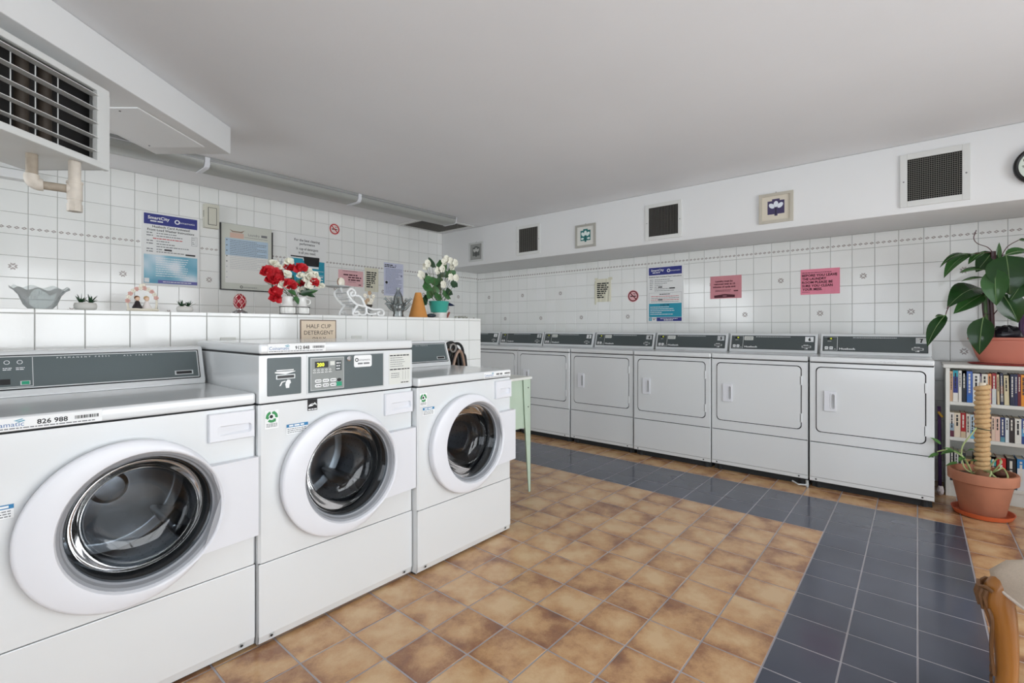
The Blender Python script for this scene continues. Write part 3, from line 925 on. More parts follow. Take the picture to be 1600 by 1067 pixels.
# ================================================================== DRYERS
def dryer_master():
    t = thing('tumble_dryer', 'x', 'dryer', (0, 0, 0), (0, 0, R(-90)), 'numbered tumble dryers along the right wall')
    W, D = .704, .70
    mb = MB().box(.004, W-.004, .008, D, .062, .975); mb.box(.01, W-.01, .05, D-.01, .002, .07)  # dark core; the lower box stands in for the shadow under the dryer
    for x in (.05, W-.05):
        for y in (.06, D-.08):
            mb.cyl((x, y, 0), (x, y, .07), .02, n=10)
    obj('body', mb, GAP, t, smooth=False)
    for x0, x1 in ((0, .003), (W-.003, W)):
        obj('side_panel', MB().box(x0, x1, .004, D, .055, .945), WHITE, t, smooth=False)
    # front panel with rounded door opening
    dx0, dx1, dz0, dz1 = .046, W-.047, .432, .906
    mb = MB(FRONT); mb.hole_panel(rrect(dx0-.0065, dx1+.0065, dz0-.0065, dz1+.0065, .032, 7), .004, W-.004, .353, .940, 0)
    mb.M = Matrix()
    mb.poly([(.004, 0, .353), (0, .006, .353), (0, .006, .940), (.004, 0, .940)]); mb.poly([(W-.004, 0, .353), (W, .006, .353), (W, .006, .940), (W-.004, 0, .940)])
    mb.poly([(.004, 0, .353), (W-.004, 0, .353), (W, .006, .353), (0, .006, .353)])
    obj('front_panel', mb, WHITE, t, ang=25)
    mb = MB().box(0, W, 0, .02, .085, .347, b=.005); mb.box(.0, W, .003, .02, .056, .0835, b=.002)
    lp = obj('lower_panel', mb, WHITE, t)
    for x in (.04, W-.06):
        mb = MB(FRONT); mb.M = FRONT @ Matrix.Translation((x, .070, -.003)); mb.lathe([(.006, 0), (.005, .002), (0, .0025)], 10); obj('screw', mb, GAP, lp)
    mb = MB(FRONT); mb.prism(rrect(dx0, dx1, dz0, dz1, .028, 7), -.006, .006, b=.003)
    door = obj('door', mb, WHITE, t)
    hx0, hx1, hz0, hz1 = .094, .168, .590, .737
    mb = MB(FRONT)
    mb.prism(rrect(hx0, hx1, hz0, hz1, .006, 3), .007, .016, b=.004)
    obj('handle', mb, WPLAS, door)
    mb = MB(FRONT)
    o_ = rrect(hx0+.036, hx1-.006, hz0+.014, hz1-.014, .014, 4); i_ = rrect(hx0+.044, hx1-.010, hz0+.020, hz1-.020, .010, 4)
    a = [mb.v((p[0], p[1], .0165)) for p in o_]; b_ = [mb.v((p[0], p[1], .0185)) for p in [(q[0]*.5+p[0]*.5, q[1]*.5+p[1]*.5) for p, q in zip(o_, i_)]]; c_ = [mb.v((p[0], p[1], .0168)) for p in i_]
    for i in range(len(a)):
        j = (i+1) % len(a); mb.face([a[i], a[j], b_[j], b_[i]], 0); mb.face([b_[i], b_[j], c_[j], c_[i]], 0)
    mb.face(c_, 1)
    obj('handle_recess', mb, [WPLAS, mat('grey_recess', (168, 170, 172), .4)], door, ang=60)
    for z in (.515, .800):
        mb = MB(FRONT); mb.box(dx1-.006, dx1+.010, z-.034, z+.034, -.004, .006, b=.002); obj('hinge', mb, WHITE, door)
    mb = MB().box(-.001, W+.001, -.003, D, .947, .986, b=.009, seg=3)
    obj('top', mb, WHITE, t)
    M = Matrix(((0,0,1,0),(1,0,0,0),(0,1,0,0),(0,0,0,1)))
    mb = MB(M); mb.prism([(.470, .986), (.474, 1.000), (.515, 1.140), (.525, 1.152), (.60, 1.152), (.61, .986)], .006, W-.006, b=.005)
    con = obj('console', mb, WHITE, t)
    dy, dz = .041, .140
    a = math.atan2(dy, dz); Hs = math.hypot(dy, dz)
    SL = Matrix.Translation((0, .4735, 1.000)) @ Matrix.Rotation(R(90) - a, 4, 'X')
    mb = MB(SL); mb.prism(rrect(.022, W-.024, .012, Hs-.008, .003, 3), .0, .003)
    mb.rect(.025, W-.027, .015, Hs-.011, .0034, 1)
    obj('console_panel', mb, [GAP, SLATE2], con)
    Z = .0038
    mb = MB(SL)
    mb.rect(.120, .1225, .018, Hs-.014, Z, 0); mb.rect(.030, .1225, .018, .0195, Z, 0); mb.rect(.030, .1225, Hs-.0155, Hs-.014, Z, 0)
    mb.words(.055, .08, Hs-.052, .003, 0, Z, 2); mb.words(.102, .112, .028, .004, 0, Z, 4)
    mb.text('Huebsch', .135, .026, .021, 0, Z, bold=.03, width=.105)
    mb.words(.225, .50, Hs-.021, .0035, 0, Z, 6)
    o = obj('lettering', mb, WINK, con, smooth=False); o['kind'] = 'stuff'
    mb = MB(SL); mb.box(.052, .092, Hs-.038, Hs-.019, .0034, .0042, 0); mb.text('15', .078, Hs-.034, .015, 1, .0046, 'C', bold=.02); obj('display', mb, [BLACK, LED], con, smooth=False)
    for q in (.036, .068):
        mb = MB(SL); mb.prism(rrect(q, q+.024, .026, .050, .004, 3), .0036, .0048, 0); mb.words(q+.003, q+.02, .036, .004, 1, .0052, 3); obj('button', mb, [WINK, INK], con, smooth=False)
    mb = MB(SL); mb.box(W-.118, W-.050, .034, .051, .0034, .0042, 0); mb.rect(W-.112, W-.056, .038, .047, .0046, 1); obj('card_slot', mb, [SILVER, BLACK], con, smooth=False)
    mb = MB(SL); mb.words(W-.105, W-.065, .055, .004, 0, Z, 8); mb.disc(W-.080, .026, .007, Z, 0, 10, .005); mb.rect(W-.098, W-.083, .022, .025, Z, 0); o = obj('card_mark', mb, WINK, con, smooth=False); o['kind'] = 'stuff'
    return t, SL, Hs, W
dm, DSL, DHS, DW = dryer_master()
DX = 4.19
LEFTS = [4.915, 4.192, 3.480, 2.764, 2.046, 1.334, .618]
labs = ['dryer 1 in the far corner, mostly hidden behind the tiled half wall',
        'dryer numbered 2, its front half hidden by the green table and end washer',
        'dryer numbered 3, just right of the green table leg',
        'dryer numbered 4 in the middle of the row',
        'dryer numbered 5, below the blue and white instruction poster',
        'dryer numbered 6, second from the white bookcase',
        'dryer numbered 7, nearest the white bookcase and potted plants']
offs = [0, .006, 0, .008, -.004, .004, -.004]
for k in range(7):
    t = dm if k == 0 else copy_tree(dm)
    t.location = (DX + offs[k], LEFTS[k], 0)
    t['label'] = labs[k]
    con = [c for c in t.children if c.name.startswith('console')][0]
    mb = MB(DSL); mb.rect(DW-.095, DW-.034, DHS-.060, DHS-.016, .0044, 0); mb.text(str(k+1), DW-.062, DHS-.053, .042, 1, .0048, 'C', bold=.02)
    obj('number_sticker', mb, [WINK, INK], con, smooth=False)
    if 2 <= k <= 5:
        mb = MB(DSL); mb.prism(rrect(.130, .205, DHS-.052, DHS-.016, .004, 3), .0036, .0046, 0); mb.words(.138, .197, DHS-.030, .005, 1, .005, 1); mb.words(.138, .197, DHS-.043, .005, 1, .005, 2)
        obj('name_sticker', mb, [OFFW, GREYINK], con, smooth=False)
    if k == 6:
        # scribbled pencil mark on the lid front
        mb = MB(FRONT @ Matrix.Translation((0, 0, .0034)))
        for pts in ([(.42,.962),(.425,.970),(.432,.966)], [(.440,.958),(.446,.968),(.452,.960),(.446,.956)], [(.46,.962),(.475,.965),(.485,.960)], [(.488,.958),(.495,.968),(.503,.966),(.508,.958)]):
            mb.tube([(x, z, 0) for x, z in pts], .0007, 4)
        obj('pencil_mark', mb, GREYINK, t)
    if k == 5:
        mb = MB().tube([(DW-.10, -.02, .030), (DW-.055, -.045, .018), (DW-.01, -.03, .020), (DW+.002, -.005, .028)], .006, 8); mb.cyl((DW-.004, -.008, .0), (DW-.004, -.008, .05), .010, n=10)
        obj('leveling_foot', mb, SILVER, t)

# ================================================================== SIGNS ON THE WALLS
PAPER = mat('white_paper', (232, 233, 232), 0.6)
CREAM = mat('cream_paper', (222, 219, 200), 0.65)
PINK = mat('pink_paper', (232, 138, 160), 0.65)
PINK2 = mat('faded_pink_paper', (206, 138, 146), 0.65)
PALEPINK = mat('pale_pink_paper', (232, 184, 188), 0.65)
LAV = mat('lavender_paper', (206, 210, 230), 0.6)
TEALP = mat('teal_print', (28, 150, 176), 0.45)
SKYP = mat('light_blue_print', (150, 190, 208), 0.5)
REDP = mat('red_print', (190, 40, 44), 0.55)
MAROON = mat('maroon_print', (78, 24, 38), 0.6)
PURP = mat('purple_print', (100, 100, 170), 0.5)
SIGN_A = lambda x, z, d=.0: ((x, YA - TT - d, z), ROT_A)
SIGN_B = lambda y, z, d=.0: ((XB - TT - d, y, z), ROT_B)

def sky_blend():
    m = bpy.data.materials.new('blue_gradient_print'); m.use_nodes = True
    nt = m.node_tree; b = nt.nodes['Principled BSDF']; b.inputs['Roughness'].default_value = .35
    tc = nt.nodes.new('ShaderNodeTexCoord'); n = nt.nodes.new('ShaderNodeTexNoise'); n.inputs['Scale'].default_value = 4.5; n.inputs['Detail'].default_value = 1
    nt.links.new(tc.outputs['Object'], n.inputs['Vector'])
    cr = nt.nodes.new('ShaderNodeValToRGB'); e = cr.color_ramp.elements
    e[0].position = .35; e[0].color = lin((70, 150, 180)); e[1].position = .62; e[1].color = lin((214, 226, 236))
    x = e.new(.48); x.color = lin((130, 185, 205))
    nt.links.new(n.outputs['Fac'], cr.inputs[0]); nt.links.new(cr.outputs[0], b.inputs['Base Color'])
    return m
GRAD = sky_blend()

def header(mb, w, h, y0, y1):
    mb.rect(.018, w-.018, y0, y1, .0068, 1)
    hh = y1-y0
    mb.text('SmartCity', .045, y0+hh*.50, hh*.40, 2, .0072, width=w*.36, bold=.02)
    mb.words(.062, w*.36, y0+hh*.26, hh*.11, 2, .0072, 1)
    mb.annulus(w*.60, y0+hh*.50, hh*.13, hh*.22, .0072, 2, 18)
    mb.text('oinamatic', w*.645, y0+hh*.40, hh*.27, 2, .0072, width=w*.27)

# -- poster, back wall
w_, h_ = .423, .622
loc, rot = SIGN_A(1.020, 1.560)
t = thing('instruction_poster', 'washer instruction poster with navy header and blue lower half, left on back wall', 'poster', loc, rot)
mb = MB(); mb.box(0, w_, 0, h_, 0, .006, 0)
obj('board', mb, [PAPER], t, smooth=False)
mb = MB(); header(mb, w_, h_, h_-.105, h_-.015)
mb.text('Huebsch Card Activated', w_/2, h_-.130, .026, 3, .0068, 'C', bold=.015, width=.27)
mb.text('Front Load Washer Instructions', w_/2, h_-.158, .026, 3, .0068, 'C', bold=.015, width=.34)
for k, y in enumerate((.442, .420, .375, .352, .306, .285)):
    mb.words(.036, .080, y, .008, 4, .0068, k); mb.words(.105, .105+(.15, .19, .09, .13, .04, .20)[k], y, .007, 4, .0068, k+9)
mb.words(.08, .30, .397, .007, 5, .0068, 4); mb.words(.105, .34, .330, .007, 4, .0068, 44)
mb.rect(.160, .215, .303, .316, .0070, 3); mb.rect(.315, .390, .277, .290, .0070, 3)
for x0, x1, y0, y1 in ((.362, .405, .37, .372), (.362, .405, .447, .449), (.362, .364, .37, .449), (.403, .405, .37, .449), (.390, .391, .37, .449)): mb.rect(x0, x1, y0, y1, .0068, 4)
for q in (.385, .40, .42, .435): mb.words(.367, .385, q, .005, 4, .0068, int(q*1000))
mb.rect(.018, w_-.018, .020, .262, .0068, 6)
for k in range(9): mb.words(.10, .10+.24*(1-.03*(k % 4)), .235-.019*k, .005, 2, .0071, k)
mb.rect(.115, w_-.018, .022, .050, .0072, 7); mb.rect(.022, .055, .026, .062, .0072, 2)
mb.words(.15, .36, .033, .006, 2, .0076, 3)
obj('print', mb, [PAPER, NAVY, WINK, INK, GREYINK, REDP, GRAD, PURP], t, smooth=False)

# -- poster, right wall
w_, h_ = .404, .612
loc, rot = SIGN_B(2.280, 1.262)
t = thing('instruction_poster', 'dryer instruction poster with navy header and teal block on the right wall', 'poster', loc, rot)
obj('board', MB().box(0, w_, 0, h_, 0, .006, 0), [PAPER], t, smooth=False)
mb = MB(); header(mb, w_, h_, h_-.095, h_-.012)
mb.text('Huebsch Card Activated Dryer Instructions', w_/2, h_-.122, .019, 3, .0068, 'C', bold=.02, width=.36)
for k in range(6):
    y = .462-.020*k; mb.words(.03, .068, y, .007, 4, .0068, k); mb.words(.085, .085+(.17, .20, .14, .09, .03, .16)[k], y, .006, 4, .0068, k+4)
mb.rect(.125, .172, .378, .390, .0070, 3); mb.rect(.25, .312, .362, .374, .0070, 3); mb.words(.085, .30, .342, .006, 4, .0068, 71)
for x0, x1, y0, y1 in ((.02, .384, .322, .3235), (.02, .0215, .21, .3235), (.3825, .384, .21, .3235)): mb.rect(x0, x1, y0, y1, .0068, 4)
mb.words(.14, .26, .302, .008, 3, .0068, 5)
for k in range(4): mb.words(.045, .355, .280-.019*k, .006, 5 if k % 2 == 0 else 4, .0068, k+30)
mb.rect(.125, .175, .240, .252, .0072, 3)
mb.rect(.02, .384, .058, .206, .0068, 6); mb.words(.15, .25, .185, .008, 3, .0072, 8)
for k in range(5): mb.words(.035, .035+(.21, .26, .27, .13, .26)[k], .165-.020*k, .006, 2, .0072, k)
mb.rect(.02, .052, .018, .054, .0068, 6); mb.rect(.108, .384, .014, .054, .0068, 1); mb.words(.15, .34, .037, .006, 2, .0072, 2); mb.words(.19, .29, .022, .008, 2, .0072, 3)
mb.text('?', .036, .024, .03, 2, .0072, 'C', bold=.03); mb.words(.06, .10, .040, .005, 3, .0068, 1); mb.words(.065, .095, .028, .006, 3, .0068, 2)
obj('print', mb, [PAPER, NAVY, WINK, INK, GREYINK, REDP, TEALP], t, smooth=False)

# -- framed board
w_, h_ = .474, .628
loc, rot = SIGN_A(1.606, 1.556)
t = thing('notice_board', 'framed laundry notice with pale blue list, above the red egg', 'notice', loc, rot)
obj('backing', MB().box(.004, w_-.004, .004, h_-.004, 0, .010), [mat('grey_green_paper', (206, 208, 198), .6)], t, smooth=False)
obj('frame', MB().box(0, .010, 0, h_-.005, 0, .018).box(w_-.010, w_, 0, h_-.03, 0, .018).box(.010, w_-.010, 0, .010, 0, .018), BLACK, t, smooth=False)
mb = MB()
mb.rect(.045, w_-.045, .330, .490, .0108, 1); mb.rect(.045, w_-.045, .070, .330, .0108, 2)
mb.text('Laundry Flow', w_-.055, .535, .040, 4, .0112, 'R', width=.175) if False else mb.text('Laundry', .245, .532, .034, 4, .0112, width=.105)
mb.words(.365, .425, .532, .022, 4, .0112, 6)
mb.rect(.21, w_-.05, .512, .515, .0112, 4)
mb.rect(.085, .205, .497, .545, .0112, 5); mb.poly([(.08, .575, .0112), (.105, .55, .0112), (.19, .55, .0112), (.215, .578, .0112), (.18, .562, .0112), (.11, .562, .0112)], 6)
for k in range(17): 
    mb.words(.085, .085+(.33 if k % 3 else .24), .470-.0165*k, .005, 4 if k < 9 else 7, .0112, k)
for k in range(8): mb.disc(.058, .472-.05*k, .0065, .0112, 4 if k < 5 else 7, 10)
mb.annulus(.185, .036, .008, .013, .0112, 3, 18); mb.text('oinamatic', .202, .028, .022, 4, .0112, width=.125)
obj('print', mb, [PAPER, mat('pale_blue_print2', (176, 198, 216), .5), mat('off_white_print', (226, 226, 222), .5), INK, GREYINK, mat('peach_print', (214, 182, 166), .6), mat('taupe_print', (150, 130, 112), .6), mat('faint_print', (196, 198, 200), .6)], t, smooth=False)

# -- detergent poster
w_, h_ = .422, .566
loc, rot = SIGN_A(2.227, 1.612)
t = thing('detergent_poster', 'detergent poster with bright blue block behind the red and white flowers', 'poster', loc, rot)
obj('board', MB().box(0, w_, 0, h_, 0, .006), [PAPER], t, smooth=False)
mb = MB()
for s_, y, ww in (('For the best cleaning', .498, .275), ('performance', .460, .165), ('\u00bc cup of detergent', .408, .24), ('is all you need.', .368, .185)):
    mb.text(s_, w_/2, y, .036, 1, .0068, 'C', width=ww, bold=.012)
mb.rect(.035, .345, .330, .343, .0068, 1)
mb.rect(.02, .402, .03, .300, .0068, 2); mb.rect(.02, .165, .300, .318, .0068, 2)
mb.poly([(.170, .330, .0072), (.345, .330, .0072), (.338, .245, .0072), (.182, .245, .0072)], 1); mb.rect(.185, .335, .222, .243, .0074, 3); mb.rect(.185, .39, .195, .199, .0072, 3); mb.rect(.23, .39, .150, .154, .0072, 3)
for k in range(3): mb.words(.30, .39, .13-.03*k, .009, 3, .0072, k)
obj('print', mb, [PAPER, INK, TEALP, WINK], t, smooth=False)

# -- no smoking discs
def no_smoking(name, label, loc, rot, r, bg_):
    t = thing(name, label, 'sign', loc, rot)
    mb = MB(); mb.prism(circ(0, 0, r, 28), 0, .0015)
    obj('disc', mb, bg_, t, smooth=False)
    mb = MB(); mb.annulus(0, 0, r*.70, r*.90, .0020, 0, 32)
    mb.rect(-r*.5, r*.42, -r*.12, r*.06, .0020, 1); mb.rect(r*.46, r*.56, -r*.12, r*.06, .0020, 1)
    mb.annulus(r*.38, r*.22, r*.16, r*.22, .0020, 1, 10, .2, 3.4); mb.annulus(r*.12, r*.30, r*.10, r*.16, .0020, 1, 10, -.4, 2.6)
    M0 = mb.M; mb.M = M0 @ Matrix.Rotation(R(-45), 4, 'Z'); mb.rect(-r*.75, r*.75, -r*.085, r*.085, .0024, 0); mb.M = M0
    obj('symbol', mb, [REDP if bg_ is not PALEPINK else mat('dark_red_print', (120, 26, 34), .5), INK], t, smooth=False)
loc, rot = SIGN_A(2.750, 2.298); no_smoking('no_smoking_sign', 'round red no smoking sign high on the back wall', loc, rot, .064, mat('pinkish_white', (232, 214, 210), .6))
loc, rot = SIGN_B(2.452, 1.563); no_smoking('no_smoking_sign', 'round dark red no smoking sign on the right wall above the dryers', loc, rot, .068, PALEPINK)

# -- pink notices
def sheet(name, label, loc, rot, w_, h_, m_, prn, mats_, curl=.003, cat='notice'):
    t = thing(name, label, cat, loc, rot)
    mb = MB(); n = 8
    ring = [[(w_*i/n, 0, .0015+curl*math.sin(i*1.9+1)**2), (w_*i/n, h_, .0015+curl*.6*math.sin(i*1.3)**2), (w_*i/n, h_, .0003), (w_*i/n, 0, .0003)] for i in range(n+1)]
    V = [[mb.v(p) for p in q] for q in ring]
    for i in range(n):
        for k in range(4): mb.face([V[i][k], V[i+1][k], V[i+1][(k+1) % 4], V[i][(k+1) % 4]])
    mb.face(V[0]); mb.face(V[n])
    obj('sheet', mb, m_, t, smooth=False)
    mb = MB(); prn(mb, curl + .0022)
    obj('print', mb, mats_, t, smooth=False)
    return t
def p_mess(mb, z):
    mb.words(.012, .235, .192, .005, 0, z, 3)
    for k, (s_, ww) in enumerate((('BEFORE YOU LEAVE', .265), ('THE LAUNDRY', .185), ('ROOM PLEASE BE', .232), ('SURE YOU CLEAN', .232), ('YOUR MESS.', .155))):
        mb.text(s_, .012, .160-.031*k, .030, 0, z, bold=.03, width=ww)
    mb.words(.012, .07, .020, .003, 0, z, 4)
loc, rot = SIGN_B(.808, 1.502)
sheet('pink_notice', 'bright pink sheet asking people to clean their mess', loc, rot, .296, .226, PINK, p_mess, [MAROON])
def p_rem(mb, z):
    for k, (s_, xx, ww) in enumerate((('Laundry must be', .05, .165), ('removed with in 15', .038, .20), ('minutes of cycle end.', .028, .215))):
        mb.text(s_, xx, .165-.028*k, .025, 0, z, bold=.025, width=ww)
    mb.words(.05, .20, .082, .004, 0, z, 2); mb.words(.05, .19, .070, .004, 0, z, 3); mb.words(.225, .275, .068, .010, 0, z, 5)
    mb.poly([(.04, .008, z), (.235, .010, z), (.235, .034, z), (.14, .044, z), (.04, .032, z)], 0); mb.disc(.14, .025, .022, z+.0004, 1, 14, .009)
loc, rot = SIGN_B(1.604, 1.496)
sheet('pink_notice', 'dull pink sheet with a dark bar along its bottom', loc, rot, .296, .226, PINK2, p_rem, [MAROON, mat('mauve_print', (140, 84, 98), .6)])
def p_pink_a(mb, z):
    for k, (xx, ww) in enumerate(((.06, .175), (.12, .165), (.12, .165))):
        mb.words(xx, xx+ww, .120-.028*k, .014, 0, z, k)
    mb.words(.12, .22, .046, .004, 0, z, 5); mb.words(.25, .295, .014, .010, 0, z, 6); mb.words(.05, .24, .166, .004, 0, z, 8)
loc, rot = SIGN_A(2.796, 1.678)
sheet('pink_notice', 'pale pink sheet on the back wall behind the white chaise ornament', loc, rot, .312, .180, PALEPINK, p_pink_a, [MAROON])
def p_typed(n, w_, h_):
    def f(mb, z):
        for k in range(n):
            y = h_-.062-(h_-.085)/n*k
            mb.words(.022, .022+(w_-.05)*(1.0, .95, .98, .9, .82, .85, .42, .62)[k], y, .014, 0, z, k+n)
    return f
loc, rot = SIGN_A(3.128, 1.632)
sheet('typed_notice', 'narrow cream notice with bold typing on the back wall', loc, rot, .186, .280, CREAM, p_typed(8, .186, .28), [INK])
loc, rot = SIGN_B(2.935, 1.512)
t = sheet('typed_notice', 'crumpled cream notice with bold typing on the right wall', loc, rot, .205, .272, CREAM, p_typed(8, .205, .272), [INK], curl=.008)
obj('tape', MB().box(-.012, .03, .262, .285, .004, .005).box(.17, .222, .255, .285, .004, .005).box(-.014, .008, -.03, .25, .004, .005), mat('yellowed_tape', (214, 212, 190), .3), t, smooth=False)
def p_lav(mb, z):
    mb.words(.01, .13, .368, .012, 1, z, 1); mb.words(.006, .17, .348, .010, 1, z, 2); mb.annulus(.168, .372, .006, .012, z, 0, 10)
    for k in range(19): mb.words(.022 if not 9 <= k <= 11 else .062, .265-(.05 if k in (5, 6, 7) else 0)-.05*(k % 4 == 3), .325-.0165*k, .006, 0, z, k)
    mb.disc(.255, .250, .014, z, 0, 12); mb.disc(.036, .160, .018, z, 1, 12)
loc, rot = SIGN_A(3.392, 1.598)
sheet('printed_notice', 'lavender printed sheet on the back wall above the clear glass vase', loc, rot, .285, .402, LAV, p_lav, [mat('blue_grey_print', (132, 138, 166), .6), INK])

# -- thermostat box
loc, rot = SIGN_A(1.470, 2.108)
t = thing('wall_thermostat', 'beige control box between poster and framed notice', 'thermostat', loc, rot)
BEIGE = mat('beige_plastic', (206, 204, 190), .45)
obj('case', MB().box(0, .118, 0, .215, 0, .055, b=.004), BEIGE, t)
obj('cover_line', MB().box(.026, .096, .026, .184, .0545, .0558), GAP, t, smooth=False)
obj('cover', MB().box(.030, .092, .030, .180, .055, .060, b=.002), BEIGE, t)
mb = MB()
for k in range(5): mb.box(-.0008, .0, .10+.012*k, .104+.012*k, .012, .042)
obj('vent', mb, GAP, t, smooth=False)

# -- enamel plate on the half wall
t = thing('detergent_sign', 'beige plate reading half cup detergent only, on the half wall', 'sign', (1.294, HY, 1.100), ROT_A)
obj('plate', MB().box(0, .223, 0, .148, 0, .004, b=.0015), mat('dark_plate_edge', (120, 100, 84), .5), t)
mb = MB(); mb.rect(.006, .217, .006, .142, .0044, 0)
for k, (s_, ww) in enumerate((('HALF CUP', .150), ('DETERGENT', .180), ('ONLY', .085))):
    mb.text(s_, .113, .099-.038*k, .034, 1, .0048, 'C', width=ww)
obj('print', mb, [mat('beige_sign_face', (226, 208, 184), .5), mat('dark_brown_print', (62, 48, 42), .6)], t, smooth=False)

# -- outlet plates half hidden behind the washers
for x, lb in ((.884, 'outlet cover on the half wall behind the middle washer, left of the beige sign'), (1.620, 'outlet cover on the half wall right of the beige sign')):
    t = thing('outlet_cover', lb, 'outlet', (x, HY, 1.040), ROT_A, 'outlet covers on the half wall')
    obj('plate', MB().box(0, .072, 0, .112, 0, .006, b=.002), OFFW, t)
    for q in (.030, .078): obj('socket', MB().box(.022, .05, q-.012, q+.012, .006, .008, b=.002), OFFW, t)

# ================================================================== THINGS ON THE LEDGE (top at HZ)
LZ = HZ + .0005
CGLASS = clear_mat('clear_glass', (206, 212, 212), 1.45, 0.08, 0.05, .05)
CER = mat('white_ceramic', (232, 232, 228), .25)
LEAFG = mat('green_leaf', (58, 104, 56), .45, noise=.35, nscale=18)
LEAFD = mat('dark_green_leaf', (34, 66, 40), .4, noise=.35, nscale=18)
REDF = mat('red_petal', (186, 22, 34), .55, noise=.3, nscale=25)
WHTF = mat('white_petal', (232, 230, 214), .55, noise=.08, nscale=25)
STEM = mat('stem', (92, 96, 66), .6)

def leaf_mesh(mb, base, tip, width, up=(0, 0, 1), droop=0.0, fold=0.25, n=7, mi=0, shape=0.62):
    """pointed leaf blade from base to tip with a folded midrib"""
    b_, t_ = Vector(base), Vector(tip); ax = t_ - b_; L = ax.length; ax.normalize()
    u = Vector(up); s_ = ax.cross(u)
    s_ = s_.normalized() if s_.length > 1e-4 else ax.orthogonal().normalized()
    nrm = s_.cross(ax).normalized()
    rows = []
    for i in range(n+1):
        q = i/n
        w_ = width*.5*(math.sin(PI*min(1, q**shape*1.0)))**.9 if 0 < i < n else 0
        c = b_ + ax*L*q + nrm*(droop*L*(4*q*(1-q)))
        if w_ == 0: rows.append([mb.v(c)])
        else: rows.append([mb.v(c - s_*w_ + nrm*w_*fold), mb.v(c - s_*w_*.5 + nrm*w_*fold*.35), mb.v(c), mb.v(c + s_*w_*.5 + nrm*w_*fold*.35), mb.v(c + s_*w_ + nrm*w_*fold)])
    for a, q in zip(rows, rows[1:]):
        if len(a) == 1 and len(q) == 5:
            for k in range(4): mb.face([a[0], q[k], q[k+1]], mi)
        elif len(a) == 5 and len(q) == 5:
            for k in range(4): mb.face([a[k], a[k+1], q[k+1], q[k]], mi)
        elif len(a) == 5:
            for k in range(4): mb.face([a[k], a[k+1], q[0]], mi)

# cut glass bowl with scalloped flaring rim
bowl = MB(); n = 64; prof = [(.0, .0), (.036, .0), (.040, .005), (.052, .020), (.060, .042), (.066, .060), (.080, .080), (.092, .090)]
rings = []
for j, (r, z) in enumerate(prof):
    k = max(0, (j-4)/3)
    rings.append([bowl.v(((r*(1+.012*math.sin(12*2*PI*i/n)*(1-k)) if r else 0)*math.cos(2*PI*i/n)*1.0, r*.9*math.sin(2*PI*i/n), z + k*.006*math.sin(9*2*PI*i/n))) for i in range(n)] if r else [bowl.v((0, 0, z))])
for a, q in zip(rings, rings[1:]):
    for i in range(n):
        j = (i+1) % n
        bowl.face([a[0], q[j], q[i]]) if len(a) == 1 else bowl.face([a[i], a[j], q[j], q[i]])
bmesh.ops.solidify(bowl.bm, geom=list(bowl.bm.faces), thickness=.003)
tag(obj('glass_bowl', bowl, clear_mat('cut_glass', (225, 230, 230), 1.45, .12, .08, .12), None, (.240, 2.80, LZ), ang=20), 'clear cut glass bowl with a wavy flaring rim on the ledge', 'bowl')

def succulent(label, x, y, s):
    t = thing('potted_succulent', label, 'plant', (x, y, LZ), (0, 0, 0), 'small succulents on the ledge')
    mb = MB(); mb.lathe([(0, 0), (.026*s, 0), (.034*s, .006*s), (.036*s, .018*s), (.033*s, .028*s), (.029*s, .030*s), (.028*s, .024*s), (0, .023*s)], 28, sy=.7)
    obj('pot', mb, mat('grey_white_ceramic', (204, 203, 198), .5), t, ang=50)
    rnd = random.Random(int(x*1000))
    for cx in (-.015*s, .015*s):
        mb = MB()
        for k in range(15):
            a = 2*PI*k/15*2.4 + rnd.random(); el = R(rnd.uniform(18, 80)); L = .036*s*rnd.uniform(.75, 1.15)
            d = Vector((math.cos(a)*math.cos(el), math.sin(a)*math.cos(el)*.7, math.sin(el)))
            leaf_mesh(mb, (cx, 0, .026*s), Vector((cx, 0, .030*s)) + d*L, .009*s, (0, 0, 1) if el < 1.2 else (1, 0, 0), fold=.5, n=4)
        obj('rosette', mb, LEAFD, t)
succulent('small succulent in an oval grey pot beside the glass bowl', .382, 2.80, 1.12)
succulent('small succulent in an oval grey pot left of the red egg', .757, 2.80, 1.0)

# porcelain couple under a floral arch
t = thing('porcelain_figurine', 'porcelain figurine of a couple under a flower arch', 'figurine', (.585, 2.80, LZ))
PORC = mat('cream_porcelain', (228, 222, 206), .25, noise=.06, nscale=30); PINKF = mat('dusty_pink_glaze', (206, 160, 150), .35); BRNH = mat('brown_glaze', (120, 80, 52), .4)
mb = MB(); mb.lathe([(0, 0), (.060, 0), (.062, .006), (.054, .011), (0, .012)], 28, sy=.42); mb.tube([(-.06, -.012, .008), (-.03, -.024, .010), (.0, -.026, .008), (.03, -.024, .011), (.06, -.012, .008)], .005, 8)
obj('base', mb, PORC, t)
mb = MB(); mb.tube(smooth_path([(-.052, 0, .008), (-.056, 0, .045), (-.048, 0, .080), (-.022, 0, .103), (0, 0, .110), (.022, 0, .103), (.048, 0, .080), (.056, 0, .045), (.052, 0, .008)], 5), .0045, 8)
obj('arch', mb, PORC, t)
rnd = random.Random(3)
for k in range(11):
    a = PI*(k+.2)/11.4; x, z = -.056*math.cos(a), .045 + .066*math.sin(a)
    mb = MB()
    for q in range(5):
        b_ = 2*PI*q/5; mb.ball((x+.006*math.cos(b_), -.005, z+.006*math.sin(b_)), (.005, .004, .005), 8, 5)
    obj('blossom', mb, PINKF if k % 2 == 0 else PORC, t)
mb = MB(); mb.ball((-.004, 0, .122), (.009, .005, .010), 10, 6); mb.ball((.006, 0, .126), (.007, .005, .008), 10, 6); obj('bow', mb, PORC, t)
